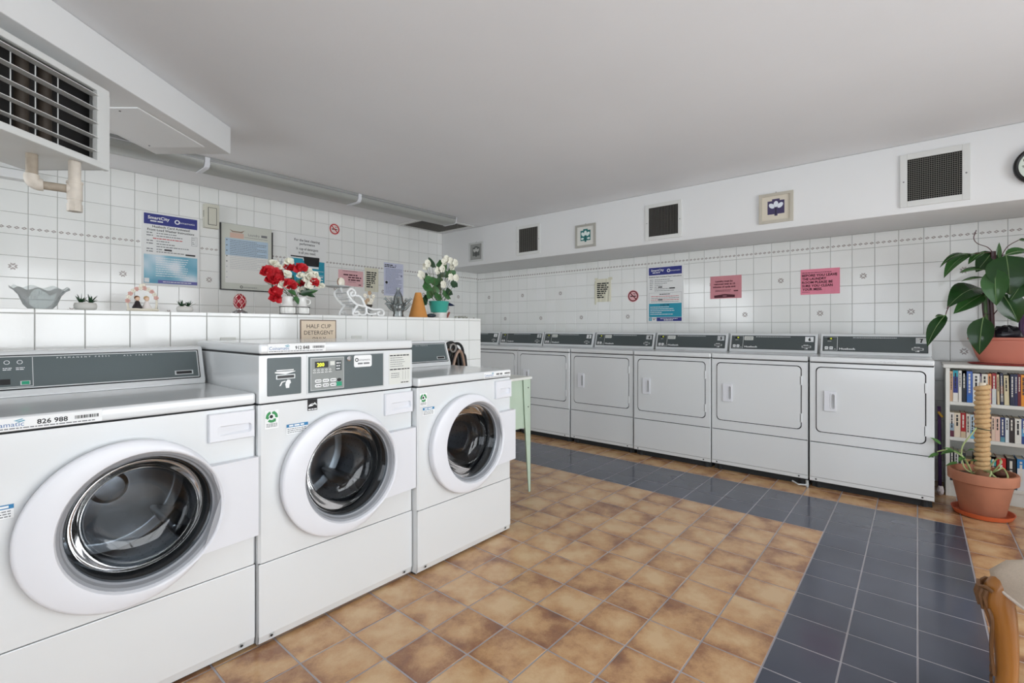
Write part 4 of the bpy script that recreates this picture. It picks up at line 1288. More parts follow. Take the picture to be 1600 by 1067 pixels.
for x, m_, hr in ((-.020, mat('dark_suit_glaze', (36, 32, 36), .35), BRNH), (.016, mat('white_dress_glaze', (232, 226, 222), .3), mat('blond_glaze', (190, 160, 110), .4))):
    mb = MB(); mb.lathe([(0, .010), (.018, .010), (.020, .020), (.012, .036), (.009, .046), (.005, .050), (0, .051)], 18, c=(x, -.004, 0)); obj('body', mb, m_, t)
    mb = MB(); mb.ball((x, -.006, .060), (.010, .010, .011), 14, 9); obj('head', mb, mat('skin_glaze', (224, 190, 164), .4), t)
    mb = MB(); mb.ball((x-.001, -.003, .064), (.0115, .0105, .0105), 14, 9); obj('hair', mb, hr, t)

# red lattice egg
t = thing('ornamental_egg', 'red egg with pale lattice lines on a silver stand', 'ornament', (1.012, 2.80, LZ))
mb = MB(); mb.lathe([(0, .022), (.012, .024), (.024, .036), (.031, .055), (.032, .068), (.028, .086), (.018, .101), (.008, .108), (0, .109)], 28)
obj('egg', mb, mat('red_enamel', (140, 18, 34), .25), t, ang=80)
mb = MB()
def egg_r(z):
    P = [(.022, .001), (.024, .012), (.036, .024), (.055, .031), (.068, .032), (.086, .028), (.101, .018), (.108, .008), (.109, .001)]
    for (z0, r0), (z1, r1) in zip(P, P[1:]):
        if z0 <= z <= z1: return r0 + (r1-r0)*(z-z0)/(z1-z0)
    return .001
for k in range(6):
    for sg in (1, -1):
        mb.tube([((egg_r(z)+.0006)*math.cos(a), (egg_r(z)+.0006)*math.sin(a), z) for i in range(17) for z in [.024+.083*i/16] for a in [2*PI*k/6 + sg*(z-.022)*24]], .0011, 5)
obj('lattice', mb, mat('pale_gold', (226, 206, 200), .3, metal=.3), t)
mb = MB(); mb.lathe([(.038, 0), (.038, .003), (.030, .010), (.024, .016), (.014, .020), (.014, .026), (.010, .027)], 24)
for k in range(8): mb.ball((.034*math.cos(2*PI*k/8), .034*math.sin(2*PI*k/8), .006), (.006, .006, .006), 8, 5)
obj('stand', mb, mat('tarnished_silver', (150, 152, 152), .3, metal=.8), t)

# cups in a wire rack with the bouquet
for x, lb in ((-.040, 'white tapered cup in the wire rack, left one'), (.043, 'white tapered cup in the wire rack, right one')):
    t = thing('flower_cup', lb, 'cup', (1.310+x, 2.80, LZ), (0, 0, 0), 'white cups under the bouquet')
    mb = MB(); mb.lathe([(0, .002), (.036, .002), (.038, .006), (.039, .044), (.037, .048), (.030, .055), (.026, .090), (.030, .106), (.028, .106), (.023, .090), (.023, .060), (0, .058)], 32); obj('body', mb, CER, t, ang=45)
    mb = MB()
    for k in range(14):
        a = 2*PI*k/14
        mb.tube([(.0385*math.cos(a), .0385*math.sin(a), .008), (.0393*math.cos(a), .0393*math.sin(a), .042)], .0022, 6)
    obj('fluting', mb, CER, t)
    s_ = -1 if x < 0 else 1
    mb = MB(); mb.tube(smooth_path([(s_*.027, 0, .095), (s_*.048, 0, .092), (s_*.052, 0, .072), (s_*.032, 0, .062)], 5), .0035, 8); obj('handle', mb, CER, t)
mb = MB()
for z in (.046, .004):
    mb.tube([(px, py, z) for px, py in rrect(-.084, .088, -.042, .042, .040, 6)], .0022, 6, closed=True)
for px in (-.084, .088): mb.tube([(px, 0, .004), (px, 0, .046)], .002, 6)
for py in (-.042, .042): mb.tube([(0, py, .004), (0, py, .046)], .002, 6)
tag(obj('wire_rack', mb, mat('dark_wire', (74, 72, 68), .45, metal=.6), None, (1.310, 2.80, LZ)), 'dark wire rack holding the two white flower cups', 'rack')

t = thing('flower_bouquet', 'artificial bouquet of red and white flowers spilling from white cups', 'flowers', (1.310, 2.80, LZ))
rnd = random.Random(11)
def rose(parent, name, x, y, z, r, m_, seed, petals=9):
    rn = random.Random(seed); mb = MB()
    for k in range(petals):
        a = 2*PI*k/petals*1.6 + rn.random()*.5; el = R(rn.uniform(-25, 55)); rr = r*rn.uniform(.8, 1.15)
        d = Vector((math.cos(a)*math.cos(el), -abs(math.sin(a)*math.cos(el))*.6 - .1, math.sin(el) + .25*math.sin(a)))
        d.normalize()
        leaf_mesh(mb, (x, y, z), Vector((x, y, z)) + d*rr, rr*1.05, (0, -1, .3), droop=.12, fold=.35, n=5, shape=1.15)
    mb.ball((x, y-.002, z), (r*.34, r*.34, r*.34), 10, 6)
    return obj(name, mb, m_, parent, ang=60)
for k, (x, z) in enumerate([(-.168, .232), (-.120, .228), (-.030, .270), (.022, .268), (-.112, .192), (-.144, .195), (-.051, .167), (-.124, .129), (-.116, .088), (.039, .186), (.096, .193)]):
    rose(t, 'red_flower', x, rnd.uniform(-.05, .02), z, .047 if k not in (9, 10) else .034, REDF, k)
for k, (x, z) in enumerate([(.070, .219), (.017, .227), (-.013, .178), (.039, .143), (-.071, .228), (.088, .262), (.140, .212), (.152, .177), (-.104, .272), (-.138, .282), (-.058, .300), (.112, .238), (.060, .170), (-.085, .165)]):
    rose(t, 'white_flower', x, rnd.uniform(-.05, .02), z, .042 if k == 0 else .031, WHTF, k+40)
for k, (x0, z0, x1, z1, w_) in enumerate([(.0, .12, -.060, .138, .032), (.02, .12, .090, .140, .036), (.05, .13, .130, .150, .034), (.06, .13, .112, .108, .03), (.0, .16, .03, .215, .03), (-.03, .16, -.02, .235, .03), (0, .11, .012, .06, .034), (.02, .12, .075, .165, .03), (-.04, .18, -.09, .205, .03), (.05, .16, .115, .175, .03)]):
    mb = MB(); y = rnd.uniform(-.03, .01); leaf_mesh(mb, (x0, y, z0), (x1, y-.02, z1), w_, (0, -1, .4), fold=.3); obj('leaf', mb, LEAFD if k % 2 else LEAFG, t)
for k in range(14):
    x1, z1 = rnd.uniform(-.16, .14), rnd.uniform(.16, .28)
    mb = MB(); mb.tube(smooth_path([(rnd.uniform(-.035, .04), 0, .08), (x1*.5, rnd.uniform(-.02, .02), z1*.6+.03), (x1, rnd.uniform(-.02, .02), z1)], 4), .0014, 5); obj('stem', mb, STEM, t)
for k, (x1, z1) in enumerate([(-.195, .235), (-.205, .258), (-.160, .300), (-.125, .318), (-.10, .326), (-.075, .330), (-.05, .322), (-.085, .31), (-.185, .275), (-.03, .30)]):
    mb = MB(); leaf_mesh(mb, (-.09, 0, .225), (x1, -.01, z1), .010, (0, -1, .2), fold=.2, n=4); obj('frond', mb, mat('pale_blue_grey_frond', (168, 178, 186), .5) if k % 2 else mat('tan_frond', (196, 172, 148), .5), t)

# white scrollwork chaise
t = thing('chaise_ornament', 'white scrollwork chaise longue ornament on the ledge', 'ornament', (1.750, 2.85, LZ))
WIRE = mat('white_painted_iron', (236, 237, 236), .35)
near = [[(-.085,.178),(-.107,.152),(-.093,.120),(-.067,.093),(-.035,.074),(.021,.064),(.084,.047),(.138,.050),(.164,.030),(.156,.009),(.125,.009),(.115,.024),(.133,.033)],
        [(-.085,.178),(-.057,.163),(-.055,.139),(-.080,.129),(-.085,.149),(-.071,.154)],
        [(-.053,.131),(-.025,.132),(-.002,.113),(.012,.084),(.026,.060),(.031,.028),(.055,.013),(.103,.020)],
        [(-.035,.070),(-.062,.037),(-.069,.012),(-.053,.007),(-.030,.010),(-.030,.026),(-.048,.029),(-.055,.019)],
        [(-.030,.019),(-.007,.008),(.021,.013),(.031,.036)]]
for y, dx, nm in ((-.07, 0, 'side_scroll'), (.07, -.012, 'side_scroll')):
    mb = MB()
    for L_ in near: mb.tube(smooth_path([(x+dx, y, z) for x, z in L_], 5), .0075, 8)
    obj(nm, mb, WIRE, t)
for x, z in ((-.10, .150), (-.085, .112), (-.062, .090), (-.035, .075), (-.008, .068), (.02, .064), (.05, .056), (.08, .048), (.11, .046), (.138, .048)):
    mb = MB(); mb.box(x-.010, x+.010, -.07, .07, z-.002, z+.002, b=.001); obj('seat_slat', mb, mat('silver_grey_paint', (186, 188, 188), .4), t)
mb = MB(); mb.lathe([(0, .184), (.066, .184), (.082, .190), (.084, .194), (.080, .194), (.064, .188), (0, .187)], 36, c=(-.135, .0, 0), sy=.85)
obj('tray', mb, mat('silver_grey_paint', (186, 188, 188), .4), t)
mb = MB(); mb.cyl((-.10, 0, .150), (-.115, 0, .186), .006, n=8); obj('tray_post', mb, WIRE, t)

t = thing('shell_ornament', 'cream shell ornament standing on the silver tray of the white chaise', 'ornament', (1.637, 2.85, LZ+.1942))
mb = MB(); mb.lathe([(0, 0), (.020, .0), (.026, .014), (.025, .034), (.017, .050), (.006, .056), (0, .056)], 18, sy=.6); obj('shell', mb, PORC, t)
mb = MB(); mb.tube(smooth_path([(-.020, -.004, .004), (-.027, -.004, .028), (-.018, -.004, .050)], 5), .0035, 6); obj('rim', mb, BRNH, t)

t = thing('bird_figurine', 'small pale branch figurine behind the foot of the white chaise', 'figurine', (1.905, 2.955, LZ))
DKB = mat('dark_bronze_glaze', (60, 52, 44), .4)
mb = MB(); mb.lathe([(0, 0), (.030, 0), (.030, .012), (.018, .030), (.020, .065), (.030, .080), (.028, .088), (0, .086)], 20); obj('base', mb, DKB, t)
mb = MB()
for k, (a, b_) in enumerate((((0, .08), (-.030, .150)), ((0, .08), (.008, .168)), ((0, .08), (.042, .145)), ((.01, .09), (.030, .10)))):
    mb.tube(smooth_path([(a[0], 0, a[1]), ((a[0]+b_[0])/2+.006, -.004, (a[1]+b_[1])/2), (b_[0], 0, b_[1])], 4), [.008]*4+[.005]*5, 7)
obj('branches', mb, PORC, t)
for k, (x, z) in enumerate(((-.028, .150), (.008, .170), (.040, .148), (-.006, .118), (.024, .118), (-.024, .104))):
    mb = MB(); rose_r = .016
    for q in range(5):
        b_ = 2*PI*q/5; mb.ball((x+.009*math.cos(b_), -.006, z+.009*math.sin(b_)), (.008, .005, .008), 8, 5)
    obj('petals', mb, PORC if k % 2 == 0 else mat('tan_glaze', (176, 150, 120), .4), t)

# many-spouted clear glass vase
t = thing('glass_vase', 'clear glass vase with many small spouts', 'vase', (2.070, 2.83, LZ))
mb = MB(); mb.lathe([(0, 0), (.036, 0), (.038, .012), (.034, .030), (.044, .060), (.046, .085), (.036, .110), (.034, .130), (.030, .150), (.016, .178), (.012, .190), (.014, .210), (.012, .210), (.010, .190)], 28)
obj('body', mb, CGLASS, t, ang=60)
for k in range(10):
    a = 2*PI*k/10 + .35; lo = k % 2; r0, z0 = .040, (.055 if lo else .085); L = .060 if lo else .066
    d = Vector((math.cos(a), math.sin(a)*.8, .95)).normalized(); p = Vector((r0*math.cos(a)*.9, r0*math.sin(a)*.8, z0)); q = Vector((-math.sin(a), math.cos(a), 0))
    pts = smooth_path([p, p + Vector((math.cos(a)*.020, math.sin(a)*.016, .006)), p + d*L*.7 + Vector((math.cos(a)*.014, math.sin(a)*.012, 0)), p + d*L + Vector((math.cos(a)*.018, math.sin(a)*.014, .004))], 4)
    mb = MB(); m_ = len(pts); mb.tube(pts, [.014 - .006*min(1, i/(m_*.6)) + (.004 if i >= m_-2 else 0) for i in range(m_)], 12, cap=False); obj('spout', mb, CGLASS, t, ang=60)

# terracotta coloured cone
mb = MB(); mb.lathe([(0, 0), (.068, 0), (.069, .004), (.023, .180), (.021, .184), (0, .185)], 32)
tag(obj('orange_cone', mb, mat('ochre_clay', (196, 134, 66), .7, noise=.12, nscale=20, bump=.2, bscale=80), None, (2.233, 2.81, LZ)), 'plain ochre cone beside the teal flower pot', 'cone')
# dark glass pebble
mb = MB(); mb.ball((0, 0, .016), (.042, .030, .016), 20, 10)
mb.bm.verts.ensure_lookup_table()
tag(obj('glass_paperweight', mb, mat('dark_swirled_glass', (44, 52, 60), .12, noise=.6, nscale=40), None, (2.340, 2.79, LZ)), 'dark rounded glass paperweight between the cone and teal pot', 'paperweight')

# white flowered plant in a teal pot standing on a white jar
t = thing('candle_jar', 'white jar under the teal flower pot', 'jar', (2.460, 2.83, LZ))
mb = MB(); mb.lathe([(0, 0), (.050, 0), (.053, .003), (.053, .040), (.050, .043), (0, .043)], 32); obj('body', mb, mat('milky_jar', (232, 230, 224), .2), t)
mb = MB(); mb.lathe([(.0533, .006), (.0535, .006), (.0535, .036), (.0533, .036)], 32); obj('band', mb, mat('pale_grey_label', (206, 204, 200), .4), t)
t = thing('flowering_plant', 'white flowering plant with green leaves in a teal pot', 'plant', (2.450, 2.83, LZ + .0435))
mb = MB(); mb.lathe([(0, 0), (.058, 0), (.062, .004), (.078, .084), (.080, .086), (.075, .086), (.072, .074), (0, .074)], 36); obj('pot', mb, mat('teal_ceramic', (66, 168, 152), .35), t, ang=45)
mb = MB(); mb.lathe([(0, .0755), (.071, .0755)], 24); obj('soil', mb, mat('potting_soil', (58, 46, 38), .9), t)
rnd = random.Random(5); oz = -.0435; ox = -.020
def round_leaf(mb, c, nrm, r, mi=0):
    c = Vector(c); nrm = Vector(nrm).normalized(); a = nrm.orthogonal().normalized(); b_ = nrm.cross(a)
    ctr = mb.v(c - nrm*r*.18); n_ = 12
    ring = [mb.v(c + (a*math.cos(2*PI*i/n_) + b_*math.sin(2*PI*i/n_))*r*(1+.10*math.sin(5*2*PI*i/n_)+.08*math.cos(3*2*PI*i/n_)) + nrm*r*.06*math.sin(4*PI*i/n_)) for i in range(n_)]
    mid = [mb.v(c + (a*math.cos(2*PI*i/n_) + b_*math.sin(2*PI*i/n_))*r*.5 - nrm*r*.06) for i in range(n_)]
    for i in range(n_):
        j = (i+1) % n_
        mb.face([ctr, mid[i], mid[j]], mi); mb.face([mid[i], ring[i], ring[j], mid[j]], mi)
for k, (x, z) in enumerate([(-.041, .421), (.085, .415), (.192, .371), (.049, .350), (.121, .351), (-.108, .284), (-.061, .298), (-.007, .283), (.064, .292), (.140, .270), (-.108, .231), (-.068, .187), (-.096, .132), (-.014, .211), (.071, .179), (.114, .208), (.03, .235), (.0, .165)]):
    y = rnd.uniform(-.05, .05)
    mb = MB(); round_leaf(mb, (x+ox, y, z+oz), (rnd.uniform(-.5, .5), -1, rnd.uniform(-.2, .7)), rnd.uniform(.034, .046)); obj('leaf', mb, LEAFG if k % 3 else LEAFD, t)
    mb = MB(); mb.tube(smooth_path([(rnd.uniform(-.02, .03), 0, .074), ((x+ox)*.6, y*.5, (z+oz)*.6), (x+ox, y, z+oz)], 4), .0016, 5); obj('stem', mb, STEM, t)
for k, (x, z) in enumerate([(.099, .469), (.128, .452), (.158, .440), (.168, .414), (-.115, .408), (-.085, .392), (-.168, .322), (-.140, .316), (.049, .385), (.165, .322), (.107, .322), (-.055, .298), (.02, .37), (.08, .445), (.035, .26)]):
    y = rnd.uniform(-.05, .03); mb = MB()
    for q in range(5):
        b_ = 2*PI*q/5 + k; round_leaf(mb, (x+ox+.017*math.cos(b_), y, z+oz+.017*math.sin(b_)), (math.cos(b_)*.5, -1, math.sin(b_)*.5), .016)
    obj('blossom', mb, WHTF, t)
    mb = MB(); mb.tube(smooth_path([(rnd.uniform(-.02, .03), 0, .074), ((x+ox)*.5, 0, (z+oz)*.6), (x+ox, y, z+oz)], 4), .0013, 5); obj('stem', mb, STEM, t)

# little bird with dark blue tail behind the teal pot, and bits at the ledge end
t = thing('bird_ornament', 'small painted bird with a dark blue tail, right of the teal pot', 'ornament', (2.592, 2.90, LZ))
mb = MB(); mb.lathe([(0, 0), (.024, 0), (.022, .014), (.010, .022), (.008, .05), (0, .052)], 16); obj('perch', mb, PORC, t)
mb = MB(); mb.ball((-.01, 0, .088), (.034, .020, .030), 18, 10); obj('body', mb, mat('bird_grey_glaze', (126, 140, 138), .4), t)
mb = MB(); leaf_mesh(mb, (-.02, 0, .118), (.082, -.01, .106), .034, (0, -1, .5), fold=.3); bmesh.ops.solidify(mb.bm, geom=list(mb.bm.faces), thickness=.004); obj('tail', mb, mat('dark_blue_glaze', (30, 44, 84), .35), t)
mb = MB(); mb.ball((-.034, -.006, .112), (.016, .014, .015), 14, 8); obj('head', mb, mat('dark_blue_glaze', (30, 44, 84), .35), t)
mb = MB(); mb.tube(smooth_path([(-.02, -.02, .0), (.0, -.02, .03), (.012, -.02, .05)], 4), .008, 8); obj('foot', mb, mat('brick_red_glaze', (150, 74, 66), .5), t)
for k, (x, y, L, a, lb) in enumerate(((2.640, 2.80, .11, 5, 'longer grey green driftwood stick lying at the ledge end'), (2.715, 2.84, .085, -14, 'short grey driftwood stick at the very end of the ledge'))):
    t = MB(); c_, s_ = math.cos(R(a)), math.sin(R(a))
    t.tube(smooth_path([(-L/2*c_, -L/2*s_, .008), (-L/6*c_, -L/6*s_+.006, .012), (L/6*c_, L/6*s_-.004, .009), (L/2*c_, L/2*s_, .008)], 5), [.005+.003*math.sin(i) for i in range(16)], 8)
    t.tube([(0, 0, .010), (.02, -.016, .016)], .004, 6)
    tag(obj('driftwood', t, mat('weathered_wood', (150, 150, 138), .8, noise=.3, nscale=60), None, (x, y, LZ + .001)), lb, 'driftwood', 'driftwood on the ledge')

# ================================================================== BOOKCASE, BOOKS, PLANTS, CHAIR
SHELFW = mat('white_shelf_paint', (226, 226, 220), .4, noise=.03, nscale=10)
SX0, SX1, SY0, SY1 = 4.62, 4.96, -.155, -.98
t = thing('bookcase', 'white bookcase full of paperbacks against the right wall', 'bookcase', (SX0, SY0, 0), ROT_B[2:] and (0, 0, R(-90)))
SW, SD = SY0 - SY1, SX1 - SX0                  # local x along the wall, y into the wall
for x0, x1 in ((0, .022), (SW-.022, SW)):
    obj('side_panel', MB().box(x0, x1, 0, SD, .0, .915, b=.002), SHELFW, t)
obj('top', MB().box(-.014, SW+.014, -.014, SD, .915, .942, b=.006, seg=3), SHELFW, t)
for z in (.652, .400, .088):
    obj('shelf', MB().box(.022, SW-.022, .004, SD-.008, z, z+.024, b=.002), SHELFW, t)
obj('plinth', MB().box(.022, SW-.022, .012, .030, .0, .088), SHELFW, t)
obj('back_panel', MB().box(.022, SW-.022, SD-.008, SD-.002, .03, .915), SHELFW, t)

def book(y0, y1, z, hgt, dep, col, bands, tilt, label, set_=.012, row=0):
    """upright book, spine to the room; y0 is the left edge seen from the room"""
    w_ = y0 - y1
    t = thing('book', label, 'book', (SX0 + set_, y0, z), (0, 0, R(-90)), ('paperbacks on the top shelf', 'paperbacks on the middle shelf', 'paperbacks on the bottom shelf')[row])
    t.rotation_euler = (0, R(tilt), R(-90)) if tilt == 0 else (0, 0, R(-90))
    M = Matrix.Rotation(R(tilt), 4, 'Y') if tilt else Matrix()
    if tilt > 0: M = Matrix.Translation((0, 0, w_*math.sin(R(tilt)))) @ M
    cov = mat('cover_%d_%d_%d' % col, col, .4)
    mb = MB(M); mb.box(0, .0016, 0, dep, 0, hgt); mb.box(w_-.0016, w_, 0, dep, 0, hgt); mb.box(0, w_, -.0012, .0012, 0, hgt, b=.0005)
    obj('cover', mb, cov, t, smooth=False)
    mb = MB(M); mb.box(.0016, w_-.0016, .0012, dep-.004, .003, hgt-.003); obj('pages', mb, mat('book_pages', (224, 216, 196), .8), t, smooth=False)
    mb = MB(M @ Matrix.Translation((0, -.0013, 0)) @ FRONT)
    ms = []
    for k, (a, b_, c_) in enumerate(bands):
        mm = mat('spine_%d_%d_%d' % c_, c_, .45)
        if mm not in ms: ms.append(mm)
        mb.rect(w_*.03, w_*.97, hgt*a, hgt*b_, .0003, ms.index(mm))
    pc = (30, 30, 34) if sum(col) > 420 else (226, 224, 214)
    pm = mat('spine_%d_%d_%d' % pc, pc, .45)
    if pm not in ms: ms.append(pm)
    rn = random.Random(int(y0*10000) + row)
    # spine lettering runs down the spine, too small to read
    M1 = mb.M; mb.M = M1 @ Matrix.Translation((w_*.5, hgt*.92, .0006)) @ Matrix.Rotation(R(-90), 4, 'Z')
    mb.words(0, hgt*rn.uniform(.4, .7), -w_*.18, max(.0025, w_*.30), ms.index(pm), 0, rn.randint(0, 99)); mb.M = M1
    obj('spine_print', mb, ms, t, smooth=False)
W_, B_, R_, N_, Cc, T_ = (230, 228, 222), (28, 30, 36), (176, 34, 38), (34, 42, 84), (218, 204, 174), (40, 140, 160)
top = [(-.178, -.193, .215, (206, 168, 134), [], 0, 'tan paperback at the left end of the top shelf'),
 (-.1945, -.221, .222, W_, [(.28, .80, (44, 56, 132)), (.80, 1, (40, 160, 180))], 0, 'white book with blue and teal spine on the top shelf'),
 (-.223, -.239, .222, W_, [], 0, 'thin plain white book on the top shelf'),
 (-.242, -.263, .220, (34, 44, 50), [(0, 1, (44, 52, 62)), (.85, 1, (84, 44, 110))], 0, 'dark book with a purple top on the top shelf'),
 (-.265, -.295, .220, (72, 106, 178), [(.0, .25, (50, 110, 190))], 0, 'thick mid blue book on the top shelf'),
 (-.2965, -.331, .205, (232, 232, 226), [], 0, 'thick white book with black lettering on the top shelf'),
 (-.3315, -.340, .205, (62, 30, 84), [], 0, 'thin purple book on the top shelf'),
 (-.341, -.371, .205, (226, 222, 208), [], 0, 'cream white book behind the rope pole on the top shelf'),
 (-.372, -.389, .208, (224, 150, 100), [(0, .6, (226, 160, 168))], 0, 'orange and pink book on the top shelf'),
 (-.391, -.412, .212, (150, 28, 40), [(0, .5, (206, 214, 216))], 0, 'red and white book on the top shelf'),
 (-.417, -.429, .205, (216, 196, 158), [], -1, 'thin leaning beige book on the top shelf'),
 (-.433, -.447, .215, (44, 48, 74), [(.1, .3, (150, 150, 150)), (.35, .6, (140, 96, 80))], -1, 'leaning dark blue and brown book on the top shelf'),
 (-.451, -.474, .200, (212, 200, 164), [], -1, 'leaning pale olive book on the top shelf'),
 (-.478, -.498, .212, (26, 34, 66), [], 0, 'navy book with white title on the top shelf'),
 (-.4985, -.513, .212, (34, 36, 80), [], 0, 'thin indigo book on the top shelf'),
 (-.5135, -.528, .212, (110, 26, 36), [], 0, 'thin maroon book on the top shelf'),
 (-.529, -.549, .210, (232, 148, 44), [], 0, 'orange book at the right of the top shelf')]
mid = [(-.178, -.200, .172, (228, 222, 214), [(0, .25, (96, 40, 60)), (.25, .55, (150, 170, 186))], 0, 'white book with a dark red foot at the left end of the middle shelf'),
 (-.201, -.233, .172, (230, 216, 194), [], 0, 'thick cream book on the middle shelf'),
 (-.2345, -.261, .175, R_, [(0, .25, (210, 190, 160))], 0, 'red book with a tan foot on the middle shelf'),
 (-.263, -.282, .170, (228, 218, 204), [], 0, 'thin cream book right of the red one, middle shelf'),
 (-.2835, -.305, .168, (196, 216, 230), [(0, .35, (110, 180, 214))], 0, 'pale blue book on the middle shelf'),
 (-.306, -.331, .172, (190, 60, 56), [(.3, .6, W_)], 0, 'red and white book left of the rope pole, middle shelf'),
 (-.332, -.356, .170, (206, 184, 160), [], 0, 'beige book behind the rope pole on the middle shelf'),
 (-.357, -.387, .170, (120, 90, 84), [], 0, 'brown book behind the rope pole on the middle shelf'),
 (-.389, -.406, .168, (232, 206, 186), [], 0, 'thin peach book on the middle shelf'),
 (-.407, -.430, .168, (234, 200, 184), [], 0, 'pink beige book on the middle shelf'),
 (-.432, -.454, .166, (44, 60, 110), [(0, .2, (90, 150, 170))], 0, 'navy book on the middle shelf'),
 (-.455, -.472, .166, (222, 228, 230), [], 0, 'thin white book right of the navy one, middle shelf'),
 (-.474, -.498, .168, (48, 40, 40), [], 0, 'dark brown book with pale title on the middle shelf'),
 (-.500, -.530, .166, (230, 230, 222), [], 0, 'thick white book near the right of the middle shelf'),
 (-.531, -.553, .170, (38, 70, 140), [(.3, .6, (90, 160, 210))], 0, 'blue book at the right of the middle shelf')]
bot = [(-.178, -.201, .215, B_, [], 0, 'black book at the left end of the bottom shelf'),
 (-.202, -.222, .205, (216, 216, 214), [(.0, .3, (120, 120, 126))], 0, 'thin grey white book on the bottom shelf'),
 (-.224, -.261, .205, (52, 52, 58), [(.3, .6, (214, 214, 214))], 0, 'thick black and white book on the bottom shelf'),
 (-.263, -.298, .165, (190, 150, 100), [], 0, 'short tan book on the bottom shelf'),
 (-.302, -.335, .200, (60, 60, 54), [], 0, 'dark olive book behind the pot on the bottom shelf'),
 (-.340, -.379, .200, (110, 96, 80), [], 0, 'brown book behind the rope pole on the bottom shelf'),
 (-.383, -.411, .205, (52, 70, 74), [(.7, 1, (70, 170, 170)), (.9, 1, (120, 30, 40))], 0, 'dark book with a teal top on the bottom shelf'),
 (-.414, -.458, .200, (196, 36, 34), [], 0, 'thick bright red book on the bottom shelf'),
 (-.462, -.505, .205, (22, 24, 28), [], 0, 'thick black book right of the red one, bottom shelf'),
 (-.510, -.548, .210, (44, 130, 196), [(0, .7, (224, 226, 228))], 0, 'blue and white book at the right of the bottom shelf')]
for row, (L_, z) in enumerate(((top, .676), (mid, .424), (bot, .112))):
    for (a, b_, hg, c_, bd, tl, lb) in L_:
        book(a, b_, z + .0005, hg, .145, c_, bd, tl, lb, .012 + .006*((int(-a*1000) * 7) % 5)/5, row)

# ---- planter with the big-leaved plant on top of the bookcase
PLC = mat('salmon_plastic', (204, 122, 102), .45)
PX, PY, PZ = 4.775, -.500, .9425
t = thing('big_leaf_plant', 'tall dark green plant with large glossy leaves in an oval salmon planter', 'plant', (PX, PY, PZ + .012))
mb = MB(); prof = [(0, 0), (.145, 0), (.150, .006), (.148, .010), (.152, .016), (.166, .050), (.186, .125), (.192, .160), (.206, .164), (.208, .176), (.203, .180), (.190, .176), (.184, .150), (0, .146)]
nn = 56; rings = []
for r, z in prof:
    rings.append([mb.v((0, 0, z))] if r == 0 else [mb.v((.50*(r+(.0022 if .03 < z < .13 and i % 2 else 0))*math.cos(2*PI*i/nn), 1.08*(r+(.0022 if .03 < z < .13 and i % 2 else 0))*math.sin(2*PI*i/nn), z)) for i in range(nn)])
for a, q in zip(rings, rings[1:]):
    for i in range(nn):
        j = (i+1) % nn
        if len(a) == 1: mb.face([a[0], q[j], q[i]])
        elif len(q) == 1: mb.face([a[i], a[j], q[0]])
        else: mb.face([a[i], a[j], q[j], q[i]])
obj('planter', mb, PLC, t, ang=40)
mb = MB(); mb.lathe([(0, .148), (.185, .148)], 40); 
for v_ in mb.bm.verts: v_.co.x *= .5; v_.co.y *= 1.05
obj('soil', mb, mat('potting_soil', (58, 46, 38), .9), t)
o_ = Vector((PX, PY, PZ + .012))
def wl(p): return Vector(p) - o_
BLF = mat('glossy_dark_leaf', (50, 92, 46), .2, noise=.35, nscale=9, coat=.4)
BLF2 = mat('glossy_mid_leaf', (80, 132, 70), .2, noise=.3, nscale=9, coat=.4)
def big_leaf(base, tip, width, up, droop=.08, fold=.22, m_=None, n=9, shape=.72):
    mb = MB(); leaf_mesh(mb, wl(base), wl(tip), width, up, droop, fold, n, shape=shape)
    bmesh.ops.solidify(mb.bm, geom=list(mb.bm.faces), thickness=.0012)
    lf = obj('leaf', mb, m_ or BLF, t, ang=50)
    mb = MB(); b_, tp = wl(base), wl(tip); ax = tp - b_; s_ = ax.cross(Vector(up)).normalized(); nr = s_.cross(ax).normalized()
    mb.tube([b_ + ax*q + nr*(droop*ax.length*4*q*(1-q) + .001) for q in (0, .2, .4, .6, .8, .95)], [.003, .0026, .002, .0016, .0012, .0006], 5)
    obj('midrib', mb, mat('pale_midrib', (120, 150, 96), .4), lf)
def stalk(pts, r=.004, m_=None):
    mb = MB(); mb.tube(smooth_path([wl(p) for p in pts], 5), r, 7); obj('stalk', mb, m_ or mat('reddish_stalk', (84, 48, 50), .4), t)
# stem cluster
for dx, dy, r in ((0, 0, .016), (.02, .02, .012), (-.015, -.012, .012)):
    stalk([(4.752+dx, -.400+dy*.3, 1.10), (4.745+dx, -.388+dy, 1.28), (4.738+dx, -.382+dy, 1.45), (4.757+dx*.5, -.404+dy*.5, 1.66), (4.757, -.406, 1.74)], r, mat('dark_red_stem', (66, 30, 34), .35))
stalk([(4.73, -.375, 1.22), (4.72, -.365, 1.38), (4.735, -.372, 1.55)], .009, mat('green_stem', (78, 112, 56), .4))
LFT = (-.75, .10, .62)
big_leaf((4.60, -.300, 1.717), (4.452, -.140, 1.545), .105, (-.7, .3, .75), .16, m_=BLF2)
big_leaf((4.585, -.290, 1.700), (4.440, -.118, 1.618), .060, (-.6, .2, .8), .20)
big_leaf((4.640, -.350, 1.725), (4.560, -.268, 1.640), .060, (-.6, .1, .8), .10, m_=BLF2)
big_leaf((4.660, -.372, 1.600), (4.520, -.222, 1.580), .075, (-.6, .1, .8), .08, m_=BLF2)
big_leaf((4.650, -.366, 1.548), (4.530, -.230, 1.522), .055, (-.5, .1, .85), .05, m_=BLF2)
big_leaf((4.775, -.405, 1.740), (4.700, -.315, 1.595), .120, (-.9, -.2, .2), .05)
big_leaf((4.735, -.350, 1.480), (4.575, -.160, 1.340), .175, (-.75, .15, .55), .20)
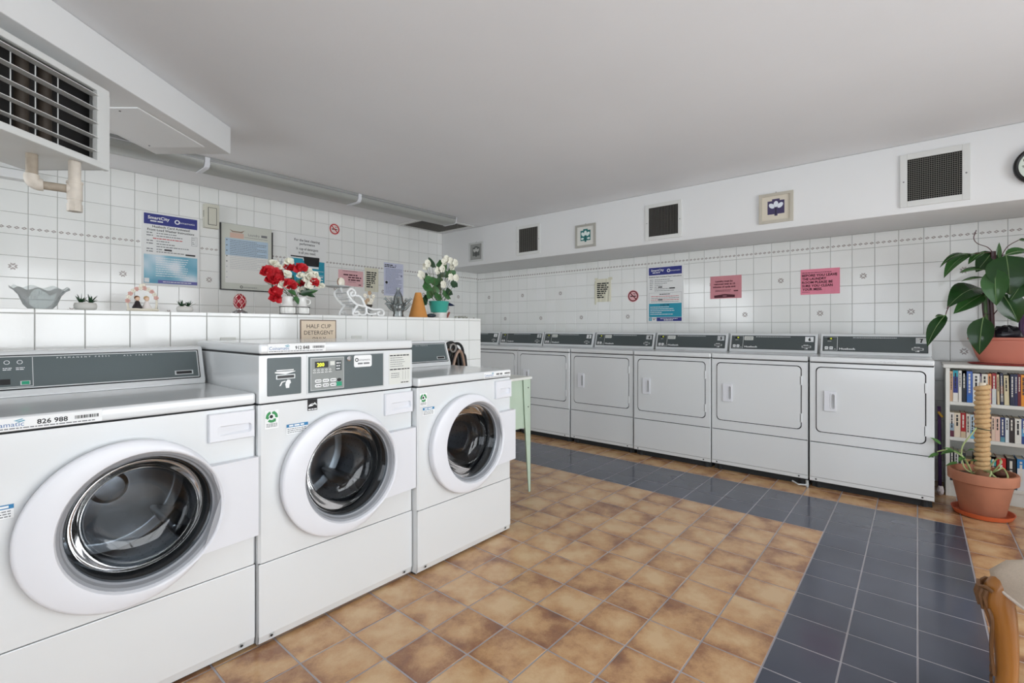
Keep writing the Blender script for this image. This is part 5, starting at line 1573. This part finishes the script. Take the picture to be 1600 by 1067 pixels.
big_leaf((4.740, -.355, 1.440), (4.610, -.195, 1.300), .110, (-.8, .1, .3), .05, m_=BLF2)
big_leaf((4.600, -.450, 1.690), (4.690, -.590, 1.700), .085, (-.5, -.3, .8), .14, m_=BLF2)
big_leaf((4.600, -.455, 1.690), (4.575, -.470, 1.420), .230, (-1, -.05, .25), .10)
big_leaf((4.560, -.400, 1.600), (4.545, -.405, 1.350), .140, (-1, .25, .15), .06, m_=BLF2)
big_leaf((4.640, -.540, 1.520), (4.575, -.470, 1.380), .13, (-1, -.2, .2), .08)
big_leaf((4.600, -.440, 1.430), (4.635, -.515, 1.235), .150, (-1, -.1, .3), .08)
big_leaf((4.620, -.520, 1.620), (4.660, -.640, 1.480), .15, (-.9, -.2, .4), .10)
big_leaf((4.395, -.148, 1.290), (4.310, -.052, 1.072), .090, (-.8, .35, .35), .10)
big_leaf((4.392, -.146, 1.282), (4.345, -.092, 1.275), .045, (-.6, .2, .8), .06)
big_leaf((4.490, -.338, 1.272), (4.470, -.318, 1.020), .135, (-1, .25, .2), .10)
big_leaf((4.778, -.431, 1.660), (4.786, -.440, 1.805), .034, (-1, -.2, .0), .02, m_=BLF2)
big_leaf((4.874, -.544, 1.820), (4.905, -.600, 1.800), .04, (-.7, 0, .7), .1)
stalk([(4.757, -.406, 1.731), (4.733, -.378, 1.769), (4.687, -.324, 1.796), (4.669, -.303, 1.834), (4.683, -.317, 1.890)], .0026)
stalk([(4.790, -.445, 1.690), (4.823, -.484, 1.773), (4.874, -.544, 1.820)], .0026)
stalk([(4.75, -.40, 1.735), (4.66, -.36, 1.725), (4.600, -.300, 1.717)], .003)
stalk([(4.75, -.40, 1.60), (4.70, -.38, 1.60), (4.660, -.372, 1.600)], .003)
stalk([(4.74, -.385, 1.44), (4.735, -.36, 1.47), (4.735, -.350, 1.480)], .004)
stalk([(4.575, -.160, 1.340), (4.45, -.165, 1.350), (4.40, -.152, 1.310), (4.395, -.148, 1.290)], .003)
stalk([(4.745, -.39, 1.30), (4.60, -.36, 1.300), (4.490, -.338, 1.272)], .003)
stalk([(4.75, -.40, 1.28), (4.66, -.43, 1.345), (4.600, -.440, 1.400)], .003)
stalk([(4.75, -.41, 1.60), (4.66, -.44, 1.69), (4.600, -.455, 1.690)], .003)
stalk([(4.75, -.41, 1.50), (4.68, -.50, 1.56), (4.640, -.540, 1.520)], .003)
# purple pole at the frame edge
stalk([(4.80, -.548, 1.10), (4.80, -.550, 1.35)], .014, mat('purple_stake', (66, 30, 74), .5))
mb = MB(); rn = random.Random(2); mb.ball((0, 0, 0), (.060, .085, .058), 16, 10)
for v_ in mb.bm.verts: v_.co *= 1 + rn.uniform(-.22, .16)
tag(obj('plastic_bag', mb, mat('black_plastic_bag', (30, 28, 36), .25), None, (4.800, -.480, 1.160), ang=25), 'crumpled black bag lying in the salmon planter', 'bag')
mb = MB(); mb.lathe([(0, 0), (.190, 0), (.205, .008), (.207, .012), (.200, .011), (.186, .004), (0, .004)], 48)
for v_ in mb.bm.verts: v_.co.x *= .62; v_.co.y *= 1.06
tag(obj('planter_tray', mb, mat('dark_red_plastic', (162, 64, 58), .45), None, (PX, PY+.005, .9422)), 'flat reddish tray under the salmon planter', 'tray')

# ---- terracotta pot with rope pole on the floor
TERR = mat('terracotta', (184, 122, 94), .75, noise=.34, nscale=7, bump=.2, bscale=40)
QX, QY = 4.285, -.318
mb = MB(); mb.lathe([(0, 0), (.125, 0), (.138, .006), (.150, .030), (.152, .034), (.146, .034), (.134, .012), (0, .010)], 48)
tag(obj('pot_saucer', mb, mat('orange_plastic', (212, 104, 62), .4), None, (QX, QY, .0005)), 'orange saucer under the terracotta pot on the floor', 'saucer')
t = thing('terracotta_pot', 'large terracotta pot with a rope wrapped pole and trailing vine', 'plant pot', (QX, QY, .0108))
mb = MB(); mb.lathe([(0, 0), (.102, 0), (.106, .004), (.144, .205), (.158, .207), (.166, .212), (.168, .268), (.164, .274), (.152, .274), (.148, .215), (.140, .205), (0, .20)], 56)
obj('pot', mb, TERR, t, ang=45)
mb = MB(); mb.lathe([(0, .232), (.06, .236), (.11, .230), (.149, .232)], 40); obj('soil', mb, mat('dry_soil', (92, 78, 66), .95, noise=.4, nscale=60, bump=.6, bscale=120), t)
mb = MB(); mb.cyl((0, 0, .15), (.002, .0, .838), .018, n=16); obj('pole', mb, mat('pale_wood', (232, 222, 204), .7), t)
mb = MB(); pts = []
turns = 19
for i in range(turns*12+1):
    a = 2*PI*i/12; z = .245 + .575*i/(turns*12); rr = .0245 + .002*math.sin(i*.9)
    pts.append((rr*math.cos(a), rr*math.sin(a), z))
mb.tube(pts, .0165, 7); obj('rope_wrap', mb, mat('jute_rope', (206, 172, 126), .9, noise=.35, nscale=70, bump=.6, bscale=160), t, ang=80)
mb = MB(); mb.tube([(.040*math.cos(2*PI*i/20), .040*math.sin(2*PI*i/20), .545+.006*math.sin(2*PI*i/20)) for i in range(20)], .003, 6, closed=True); obj('wire_tie', mb, mat('dark_green_wire', (60, 72, 58), .5), t)
rn = random.Random(9)
VINE = mat('pale_green_vine', (172, 186, 128), .5); VLF = mat('light_green_leaf', (104, 152, 82), .45, noise=.2, nscale=20)
for pts in ([(-.02, .03, .25), (-.10, .09, .30), (-.09, .10, .42), (-.07, .05, .52), (-.03, .03, .548)],
            [(.03, .02, .245), (-.06, .0, .285), (-.11, -.03, .30), (-.13, -.02, .26)],
            [(-.01, -.02, .25), (-.08, -.06, .305), (-.04, -.09, .315), (-.09, -.105, .27), (-.10, -.07, .245)],
            [(.0, -.01, .24), (-.09, -.02, .29), (-.12, -.06, .26), (-.10, -.09, .245)],
            [(-.02, -.03, .25), (-.03, -.08, .345), (.02, -.07, .36), (.03, -.03, .29)],
            [(-.04, .05, .25), (-.09, .10, .37), (-.10, .16, .40), (-.11, .22, .38)],
            [(-.05, .05, .26), (-.11, .09, .36), (-.13, .14, .40)]):
    mb = MB(); mb.tube(smooth_path(pts, 6), .0042, 7); obj('vine', mb, VINE, t)
for b_, tp, w_ in (((-.10, .13, .40), (-.13, .205, .368), .032), ((-.10, .10, .375), (-.14, .16, .405), .03), ((-.11, .20, .43), (-.12, .255, .47), .03), ((-.09, .08, .40), (-.13, .045, .425), .032), ((-.10, .09, .37), (-.15, .12, .34), .03), ((-.13, .14, .40), (-.16, .19, .42), .026), ((-.11, .21, .37), (-.13, .265, .335), .028), ((-.10, .07, .34), (-.14, .03, .36), .028), ((-.12, .12, .33), (-.14, .18, .30), .024)):
    mb = MB(); leaf_mesh(mb, b_, tp, w_, (-.5, 0, .9), .08, .2, 6); bmesh.ops.solidify(mb.bm, geom=list(mb.bm.faces), thickness=.0008); obj('leaf', mb, VLF, t)
mb = MB()
for k in range(60):
    a = rn.uniform(0, 2*PI); r_ = rn.uniform(.03, .138); s_ = rn.uniform(.005, .013)
    mb.ball((r_*math.cos(a), r_*math.sin(a), .2335+s_*.4), (s_, s_*rn.uniform(.6, 1), s_*.6), 8, 5, k % 3)
o = obj('gravel', mb, [mat('brown_stone', (140, 100, 74), .8), mat('pale_stone', (206, 198, 186), .8), mat('grey_stone', (120, 116, 110), .8)], t, ang=30); o['kind'] = 'stuff'
for nm, x, y, r3, m_, lb in (('brown_stone', -.062, .004, (.036, .034, .030), mat('brown_stone', (140, 100, 74), .8), 'round brown stone at the foot of the rope pole'),
                          ('white_stone', -.085, -.088, (.024, .032, .014), mat('chalk_white_stone', (226, 222, 214), .8), 'flat white stone at the right rim of the terracotta pot'),
                          ('dark_stone', .055, -.085, (.030, .034, .026), mat('dark_brown_stone', (92, 56, 42), .7), 'dark brown stone behind the vine in the terracotta pot')):
    mb = MB(); mb.ball((0, 0, r3[2]), r3, 14, 9)
    for v_ in mb.bm.verts: v_.co *= 1 + rn.uniform(-.06, .06)
    tag(obj(nm, mb, m_, None, (QX+x, QY+y, .0108+.232)), lb, 'stone')

# ---- small things in the gap between dryer 7 and the bookcase
mb = MB(); mb.tube(smooth_path([(4.72, -.128, .0), (4.72, -.126, .30), (4.715, -.124, .55), (4.73, -.122, .62)], 5), .010, 8); 
tag(obj('broom_handle', mb, mat('purple_handle', (78, 48, 96), .45), None), 'purple stick leaning in the gap beside dryer 7', 'stick')
mb = MB(); mb.tube(smooth_path([(4.70, -.118, .585), (4.695, -.130, .565), (4.69, -.142, .548)], 4), [.008]*8+[.005], 8)
tag(obj('yellow_hook', mb, mat('yellow_plastic', (206, 160, 60), .5), None), 'small yellow hook on the purple stick beside dryer 7', 'hook')
mb = MB(); rn = random.Random(6); mb.ball((0, 0, .03), (.035, .02, .03), 12, 8)
for v_ in mb.bm.verts: v_.co *= 1 + rn.uniform(-.2, .2)
tag(obj('crumpled_paper', mb, mat('crumpled_white', (206, 196, 196), .7), None, (4.60, -.126, .0), ang=10), 'crumpled pale paper on the floor beside dryer 7', 'paper')

# ---- upholstered chair with carved cabriole legs
t = thing('carved_chair', 'cream upholstered chair with carved wooden cabriole leg in the lower right corner', 'chair', (2.098, -.204, 0), (0, 0, R(-139.6)))
WOOD = mat('honey_wood', (166, 108, 46), .35, noise=.3, nscale=9, stretch=(1, 1, .15), coat=.3)
WOODD = mat('carved_wood', (120, 84, 52), .45, noise=.3, nscale=30)
FAB = mat('cream_woven_fabric', (206, 190, 172), .85, noise=.10, nscale=140, bump=.7, bscale=220)
# local: x to the right along the seat front, y into the seat, origin at the near front leg's knee
def cab_leg(parent, ox, oy, sx, sy):
    mb = MB(); prof = [(0.0, .034, -.010), (.03, .028, -.006), (.08, .025, .002), (.16, .026, .004), (.24, .031, .0), (.29, .037, -.006), (.325, .039, -.010), (.36, .034, -.006), (.385, .028, .004)]
    pts = []; rad = []
    for z, r, o in prof: pts.append(Vector((ox - sx*(-o), oy - sy*(-o), z))); rad.append(r)
    P = smooth_path(pts, 4); rr = []
    for i in range(len(P)):
        q = i/4; k = min(int(q), len(rad)-2); rr.append(rad[k] + (rad[k+1]-rad[k])*(q-k))
    mb.tube(P, rr, 12)
    lg = obj('leg', mb, WOOD, parent, ang=60)
    # carved shell on the knee and side fluting
    mb = MB()
    c_ = Vector((ox - sx*.016, oy - sy*.016, .335)); out = Vector((-sx*.7, -sy*.7, 0)); side = Vector((-out.y, out.x, 0))
    for k in range(7):
        a = (k-3)/3; p0 = c_ + out*.034*math.cos(a*1.1) + side*.040*math.sin(a*1.1)
        mb.tube([p0 + Vector((0, 0, .022)), p0 + out*.005 + Vector((0, 0, .0)), p0 + Vector((0, 0, -.028 - .010*(k % 2)))], [.006, .0075, .003], 6)
    mb.tube([c_ + out*.036*math.cos(a) + side*.044*math.sin(a) + Vector((0, 0, .026+.004*math.cos(6*a))) for a in [(-1.5+3*i/12) for i in range(13)]], .0055, 6)
    obj('shell_carving', mb, WOODD, lg)
    mb = MB(); mb.tube(smooth_path([c_ + side*.034 + out*.012 + Vector((0, 0, -.03)), c_ + side*.040 + out*.004 + Vector((0, 0, -.06)), c_ + side*.022 + out*.006 + Vector((0, 0, -.14)), c_ + side*.014 + out*.0 + Vector((0, 0, -.22))], 5), .005, 6)
    for k in range(4): mb.tube(smooth_path([c_ - side*.020 + out*.004 + Vector((0, 0, -.17-.03*k)), c_ - side*.030 + out*.006 + Vector((0, 0, -.185-.03*k)), c_ - side*.020 + out*.006 + Vector((0, 0, -.20-.03*k))], 3), .004, 5)
    obj('leaf_carving', mb, WOODD, lg)
t.scale = (1, 1, 1.10)
cab_leg(t, 0, 0, 1, 1); cab_leg(t, .46, 0, -1, 1); cab_leg(t, .04, .44, 1, -1); cab_leg(t, .42, .44, -1, -1)
mb = MB()
mb.box(-.005, .465, -.005, .45, .375, .405, b=.008)
obj('seat_rail', mb, WOODD, t)
# domed cushion with drooping front corners
mb = MB(); n = 18; G = []
for i in range(n+1):
    row = []
    for j in range(n+1):
        u, v_ = i/n*2-1, j/n*2-1
        e = max(abs(u), abs(v_)); k = (1 - e**6)**.5
        su, sv = u*(1-.035*v_*v_), v_*(1-.035*u*u)
        row.append(mb.v((.23 + su*.262, .222 + sv*.255, .405 + .052*k + .014*(1-u*u)*(1-v_*v_))))
    G.append(row)
for i in range(n):
    for j in range(n): mb.face([G[i][j], G[i+1][j], G[i+1][j+1], G[i][j+1]])
rim = [G[i][0] for i in range(n+1)] + [G[n][j] for j in range(1, n+1)] + [G[i][n] for i in range(n-1, -1, -1)] + [G[0][j] for j in range(n-1, 0, -1)]
low = []
for q in rim:
    x, y = q.co.x, q.co.y
    cu = max(0, 1 - abs((x-.23)/.26)**2); cv = max(0, 1 - abs((y-.222)/.255)**2)
    low.append(mb.v((.23+(x-.23)*.985, .222+(y-.222)*.985, .372 - .035*max(cu*(1 if abs(y-.222) > .2 else 0), cv*(1 if abs(x-.23) > .2 else 0))*1.0)))
for i in range(len(rim)):
    j = (i+1) % len(rim); mb.face([rim[i], rim[j], low[j], low[i]])
RIMP = [v_.co.to_tuple() for v_ in low]
obj('seat', mb, FAB, t, ang=80)
mb = MB(); mb.tube(RIMP, .005, 6, closed=True); obj('piping', mb, mat('pale_piping', (226, 214, 202), .8), t)
for x in (.03, .43):
    mb = MB(); mb.tube(smooth_path([(x, .45, .38), (x, .475, .62), (x+(.02 if x < .2 else -.02), .50, .92)], 5), .020, 10); obj('back_post', mb, WOOD, t)
mb = MB(); mb.box(.05, .41, .47, .515, .50, .93, b=.02, seg=3); obj('backrest', mb, FAB, t)

# ---- wall clock on the bulkhead, cut by the frame
t = thing('wall_clock', 'round black rimmed wall clock on the bulkhead at the right edge', 'clock', (4.318, -.580, 2.200), ROT_B)
mb = MB(); mb.lathe([(0, 0), (.118, 0), (.124, .010), (.122, .024), (.112, .030), (.102, .026), (.100, .014)], 48); obj('rim', mb, BLACK, t, ang=50)
mb = MB(); mb.disc(0, 0, .102, .013, 0, 40); 
for k in range(12):
    a = PI/2 - 2*PI*(k+1)/12; mb.text(str(k+1), .080*math.cos(a), .080*math.sin(a)-.008, .024, 1, .0135, 'C')
obj('dial', mb, [mat('pale_green_dial', (222, 232, 220), .5), INK], t, smooth=False)
obj('hour_hand', MB().box(-.003, .003, -.01, .05, .015, .017), BLACK, t); 
h_ = obj('minute_hand', MB().box(-.002, .002, -.012, .078, .018, .020), BLACK, t, rot=(0, 0, R(-70)))

# ================================================================== CEILING, BULKHEAD, HEATER, TABLE, HOSES
# ---- fluorescent wrap fixture
t = thing('ceiling_light', 'long fluorescent ceiling fixture with grey wrap diffusers, switched off', 'light fixture', (0, 4.17, ZC - .0005))
X0, X1 = -.02, 3.775
M = Matrix(((0,0,1,0),(1,0,0,0),(0,1,0,0),(0,0,0,1)))
mb = MB(M); mb.prism([(-.118, -.022), (.118, -.022), (.118, .0), (-.118, .0)], X0, X1, b=.002); obj('housing', mb, mat('grey_fixture_metal', (150, 152, 150), .5), t)
ACR = mat('acrylic_diffuser', (160, 162, 158), .32, noise=.16, nscale=3, stretch=(.35, 6, 1))
secs = [(X0+.004, 1.222), (1.262, 2.505), (2.545, X1-.006)]
for a, b_ in secs:
    mb = MB(M)
    sec = [(-.116, -.024), (-.112, -.046), (-.098, -.068), (-.080, -.076), (.080, -.076), (.098, -.068), (.112, -.046), (.116, -.024)]
    mb.prism(sec, a, b_); obj('diffuser', mb, ACR, t, ang=50)
for a in (1.242, 2.525):
    mb = MB(M); mb.prism([(-.120, -.004), (-.120, -.050), (-.104, -.074), (-.082, -.082), (.082, -.082), (.104, -.074), (.120, -.050), (.120, -.004)], a-.017, a+.017, b=.002); obj('joint_band', mb, WPLAS, t)
mb = MB(M); mb.prism([(-.120, -.002), (-.120, -.050), (-.104, -.074), (-.082, -.080), (.082, -.080), (.104, -.074), (.120, -.050), (.120, -.002)], X1-.006, X1+.004); obj('end_cap', mb, WPLAS, t)
for k in range(3):
    a, b_ = secs[k]; mb = MB(); mb.box(a, b_, -.1195, -.1165, -.030, -.022); obj('edge_strip', mb, CHROME, t, smooth=False)

# ---- grilles
def grille(name, label, loc, rot, w_, h_, fw, kind, nx, ny):
    t = thing(name, label, 'vent', loc, rot)
    mb = MB(); mb.box(0, fw, 0, h_, 0, .010, b=.002).box(w_-fw, w_, 0, h_, 0, .010, b=.002).box(fw, w_-fw, 0, fw, 0, .010, b=.002).box(fw, w_-fw, h_-fw, h_, 0, .010, b=.002)
    obj('frame', mb, mat('vent_frame_paint', (216, 217, 214), .45), t)
    obj('duct_opening', MB().box(fw, w_-fw, fw, h_-fw, .0, .002), mat('vent_dark', (24, 23, 22), .9), t, smooth=False)
    bar = mat('vent_bar_metal', (112, 110, 104), .5)
    if nx:
        mb = MB()
        for k in range(1, nx): x = fw + (w_-2*fw)*k/nx; mb.box(x-.0012, x+.0012, fw, h_-fw, .003, .007)
        o = obj('vertical_bars', mb, bar, t, smooth=False); o['kind'] = 'stuff'
    if ny:
        mb = MB()
        for k in range(1, ny): y = fw + (h_-2*fw)*k/ny; mb.box(fw, w_-fw, y-.0012, y+.0012, .0045, .008)
        o = obj('horizontal_bars', mb, bar, t, smooth=False); o['kind'] = 'stuff'
    for x in (fw*.5, w_-fw*.5):
        mb = MB(Matrix.Translation((x, h_*.48, .010))); mb.lathe([(.005, 0), (.004, .002), (0, .002)], 10); obj('screw', mb, GREYINK, t)
VB = lambda y, z: ((4.3195, y, z), ROT_B)
loc, rot = VB(.093, 2.042); grille('wall_vent', 'largest square mesh vent on the bulkhead, near the clock', loc, rot, .358, .368, .040, 'mesh', 24, 22)
loc, rot = VB(1.989, 2.036); grille('wall_vent', 'middle bulkhead vent with vertical bars, above the instruction poster', loc, rot, .352, .340, .034, 'bars', 20, 0)
loc, rot = VB(3.597, 2.050); grille('wall_vent', 'farthest bulkhead vent with vertical bars, nearest the corner', loc, rot, .345, .342, .034, 'bars', 20, 0)
grille('ceiling_vent', 'dark ceiling vent in the back corner beside the light fixture', (3.575, 4.90, ZC - .0005), (R(180), 0, 0), .67, .66, .045, 'mesh', 22, 22)

# ---- framed flower prints
def picture(label, y, z, s_, blk, pet, frame_c, mat_c, seed, dark=False):
    loc, rot = VB(y, z)
    t = thing('framed_picture', label, 'picture', loc, rot, 'small framed flower prints on the bulkhead')
    w_ = .246; h_ = .240; f_ = .022
    fm_ = mat('frame_%d_%d_%d' % frame_c, frame_c, .4, metal=.35)
    mb = MB(); mb.prism([(0, 0), (w_, 0), (w_-f_, f_), (f_, f_)], 0, .016).prism([(w_, 0), (w_, h_), (w_-f_, h_-f_), (w_-f_, f_)], 0, .016).prism([(w_, h_), (0, h_), (f_, h_-f_), (w_-f_, h_-f_)], 0, .016).prism([(0, h_), (0, 0), (f_, f_), (f_, h_-f_)], 0, .016)
    obj('frame', mb, fm_, t, smooth=False)
    mb = MB(); mb.rect(f_, w_-f_, f_, h_-f_, .006, 0)
    mb.rect(.062, .184, .070, .178, .0064, 1); mb.rect(.095, .150, .178, .192, .0064, 1); mb.rect(.112, .134, .056, .070, .0064, 1)
    for a in (-.75, 0, .75):
        M0 = mb.M; mb.M = M0 @ Matrix.Translation((.123, .105, .0068)) @ Matrix.Rotation(-a, 4, 'Z')
        mb.disc(0, .045, .017, 0, 2, 14, .025); mb.M = M0
    mb.tube([(.123, .066, .007), (.123, .125, .007)], .0024, 5, 3)
    if seed == 1:
        for x in (.085, .160): mb.disc(x, .092, .018, .0068, 2, 12, .010)
    obj('print', mb, [mat('mount_%d_%d_%d' % mat_c, mat_c, .6), mat('block_%d_%d_%d' % blk, blk, .5), mat('petal_%d_%d_%d' % pet, pet, .5), INK], t, smooth=False)
    mb = MB(); mb.tube([(.118, h_, .004), (.123, h_+.010, .004), (.128, h_, .004)], .0016, 5); obj('hanger', mb, GAP, t)
picture('framed print of three white petals on a purple block, nearest the camera', .993, 2.052, 1, (62, 52, 92), (226, 232, 240), (196, 190, 176), (214, 206, 190), 0)
picture('framed print of white petals on a teal block, between two vents', 2.779, 2.050, 1, (28, 110, 108), (222, 234, 230), (176, 174, 166), (216, 216, 210), 1)
picture('framed grey print nearest the back corner, above the flowering plant', 4.391, 2.048, 1, (92, 96, 94), (190, 192, 188), (206, 208, 206), (150, 152, 148), 2)

# ---- unit heater hanging under the duct box
t = thing('unit_heater', 'white louvred unit heater hanging under the ceiling duct at upper left', 'heater', (0, 0, 1.893), (0, 0, R(40.389)))
HW = mat('heater_paint', (218, 220, 218), .4, noise=.04, nscale=6)
a0, a1, q0, q1, hh = 1.50, 2.10, 1.777, 2.14, .345       # along the duct, away from the room, height
mb = MB()
mb.box(a0, a1, q0+.075, q1, .012, hh-.012, b=.01)
obj('casing', mb, mat('heater_inside', (20, 18, 18), .8), t)
mb = MB(); mb.box(a0-.012, a0, q0, q1, 0, hh, b=.004); mb.box(a1-.012, a1, q0, q1, 0, hh, b=.004); mb.box(a0, a1, q0+.03, q1, hh-.012, hh, b=.004); mb.box(a0, a1, q0, q1, 0, .014, b=.004); mb.box(a0, a1, q1-.01, q1, 0, hh, b=.004)
obj('shell', mb, HW, t)
mb = MB(); f0 = q0-.004
mb.box(a0-.012, a1+.002, f0, q0+.02, -.004, .026, b=.006); mb.box(a0-.012, a1+.002, f0, q0+.02, hh-.024, hh+.004, b=.006); mb.box(a0-.012, a0+.035, f0, q0+.02, .02, hh-.02, b=.004); mb.box(a1-.062, a1+.002, f0, q0+.02, .02, hh-.02, b=.004)
obj('front_frame', mb, HW, t)
for k in range(5):
    z = .300 - .060*k
    mb = MB(Matrix.Translation((0, q0+.006, z)) @ Matrix.Rotation(R(4), 4, 'X'))
    xs = [a0+.03, a0+.06, a1-.09, a1-.040]
    mb.prism([(a0+.030, .0), (a0+.05, -.014), (a1-.085, -.020), (a1-.030, -.004), (a1-.035, .022), (a0+.030, .022)], -.0012, .0012)
    obj('louver', mb, HW, t)
for x in (a0+.12, a0+.22, a0+.31, a0+.40):
    mb = MB(); mb.cyl((x, q0+.034, .024), (x, q0+.034, hh-.024), .0022, n=6); obj('rod', mb, HW, t)
for x in (a0+.29, a0+.38):
    mb = MB(); mb.cyl((x, q0+.068, .02), (x, q0+.068, hh-.02), .022, n=12); obj('coil_pipe', mb, mat('dark_brass', (64, 56, 48), .6, metal=.3, noise=.4, nscale=20), t)  # pipes in a dark mottled brass colour
mb = MB()
for x in (a0+.1, a1-.12): mb.cyl((x, q0+.2, hh), (x, q0+.2, 2.3122-1.893), .008, n=8)
obj('hanger_rod', mb, GAP, t)
PIPE = mat('painted_pipe', (214, 206, 194), .5, noise=.25, nscale=22)
RUST = mat('stained_pipe', (168, 156, 140), .55, noise=.35, nscale=30)
def wpt(px_x, px_y, z): return (px_x, px_y, z)
l1x, l1y, l2x, l2y = 1.90, 1.915, 1.985, 1.822
Z0 = -1.893
mb = MB(); mb.cyl((l1x, l1y, .02), (l1x, l1y, 1.800+Z0), .0185, n=16); obj('drop_pipe', mb, RUST, t)
mb = MB(); mb.tube(smooth_path([(l1x, l1y, 1.812+Z0), (l1x, l1y, 1.790+Z0), (l1x+(l2x-l1x)*.10, l1y+(l2y-l1y)*.10, 1.776+Z0), (l1x+(l2x-l1x)*.26, l1y+(l2y-l1y)*.26, 1.775+Z0)], 5), .0235, 16); obj('elbow', mb, PIPE, t)
mb = MB(); mb.cyl((l1x+(l2x-l1x)*.2, l1y+(l2y-l1y)*.2, 1.775+Z0), (l2x, l2y, 1.775+Z0), .0165, n=16); obj('cross_pipe', mb, RUST, t)
mb = MB(); mb.cyl((l1x+(l2x-l1x)*.80, l1y+(l2y-l1y)*.80, 1.775+Z0), (l2x, l2y, 1.775+Z0), .022, n=16); obj('collar', mb, PIPE, t)
mb = MB(); mb.cyl((l2x, l2y, .02), (l2x, l2y, 1.80+Z0), .0205, n=18); mb.cyl((l2x, l2y, 1.805+Z0), (l2x, l2y, 1.732+Z0), .0255, n=18); mb.cyl((l2x, l2y, 1.808+Z0), (l2x, l2y, 1.800+Z0), .0275, n=18)
obj('tee', mb, PIPE, t)
mb = MB(); mb.cyl((l2x, l2y, 1.734+Z0), (l2x, l2y, 1.708+Z0), .0225, n=18); mb.cyl((l2x, l2y, 1.714+Z0), (l2x, l2y, 1.684+Z0), .0255, n=8); obj('drain_cap', mb, PIPE, t)

# ---- mint green metal table between the end washer and the half wall
t = thing('metal_table', 'mint green metal table with tapered legs beside the end washer', 'table', (2.19, 2.155, 0))
MINT = mat('mint_green_enamel', (190, 209, 190), .45, noise=.05, nscale=12)
TW, TD = .575, .50
obj('table_top', MB().box(0, TW, 0, TD, .826, .845, b=.004), mat('white_table_top', (226, 228, 222), .35), t)
for (x0, x1, y0, y1) in ((.02, TW-.03, .022, .026), (.02, TW-.03, TD-.026, TD-.022), (.022, .026, .03, TD-.03), (TW-.030, TW-.026, .03, TD-.03)):
    obj('apron_panel', MB().box(x0, x1, y0, y1, .475, .826), MINT, t, smooth=False)
for sx in (0, 1):
    for sy in (0, 1):
        X = TW-.008 if sx else .008; Y = TD-.010 if sy else .010; dx = -1 if sx else 1; dy = -1 if sy else 1
        mb = MB(FRONT @ Matrix.Translation((0, 0, -Y)) if False else Matrix())
        def plate(ax):
            pts = [(0, .826), (.085, .826), (.070, .58), (.022, .0), (0, .0)]
            if ax == 'x':
                lo = [mb.v((X+dx*a, Y, z)) for a, z in pts]; hi = [mb.v((X+dx*a, Y+dy*.003, z)) for a, z in pts]
            else:
                lo = [mb.v((X, Y+dy*a, z)) for a, z in pts]; hi = [mb.v((X+dx*.003, Y+dy*a, z)) for a, z in pts]
            mb.face(lo); mb.face(hi[::-1])
            for i in range(5): mb.face([lo[i], lo[(i+1) % 5], hi[(i+1) % 5], hi[i]])
        plate('x'); plate('y')
        lg = obj('leg', mb, MINT, t, smooth=False)
        if sy == 0:
            for z in (.765, .625):
                m2 = MB(FRONT @ Matrix.Translation((X+dx*.030, z, -Y))); m2.lathe([(.005, 0), (.004, .003), (0, .003)], 10); obj('bolt', m2, GAP, lg)

# ---- tangle of hoses hanging on the half wall behind the end washer
t = thing('hose_bundle', 'tangle of black and grey hoses behind the end washer', 'hoses', (2.38, 2.625, .90))
rnd = random.Random(8)
GH = mat('grey_braided_hose', (150, 146, 142), .35, metal=.4); TH = mat('tan_hose', (150, 122, 104), .4)
for k in range(17):
    x0 = rnd.uniform(-.10, .02); x1 = rnd.uniform(.02, .16); zt = rnd.uniform(.12, .195); y = rnd.uniform(-.035, .045)
    mb = MB(); mb.tube(smooth_path([(x0-.01, y, -.02), (x0, y, .04), (x0+.02, y-.01, zt*.85), ((x0+x1)/2, y-.015, zt), (x1-.015, y-.005, zt*.8), (x1+.01, y, .03), (x1+.02, y+.005, -.035)], 6), .0105 if k % 4 else .012, 8)
    obj('hose', mb, RUBBER if k % 4 else (GH if k % 8 else TH), t)
mb = MB(); mb.tube([(-.02+.028*math.cos(2*PI*i/18), -.055, .155+.028*math.sin(2*PI*i/18)) for i in range(18)], .007, 8, closed=True); obj('hose_ring', mb, GH, t)
mb = MB(); mb.box(.0, .05, .055, .0705, .09, .12, b=.003); mb.tube([(.025, .055, .105), (.025, -.03, .105), (.025, -.035, .125)], .005, 8); obj('wall_hook', mb, SILVER, t)
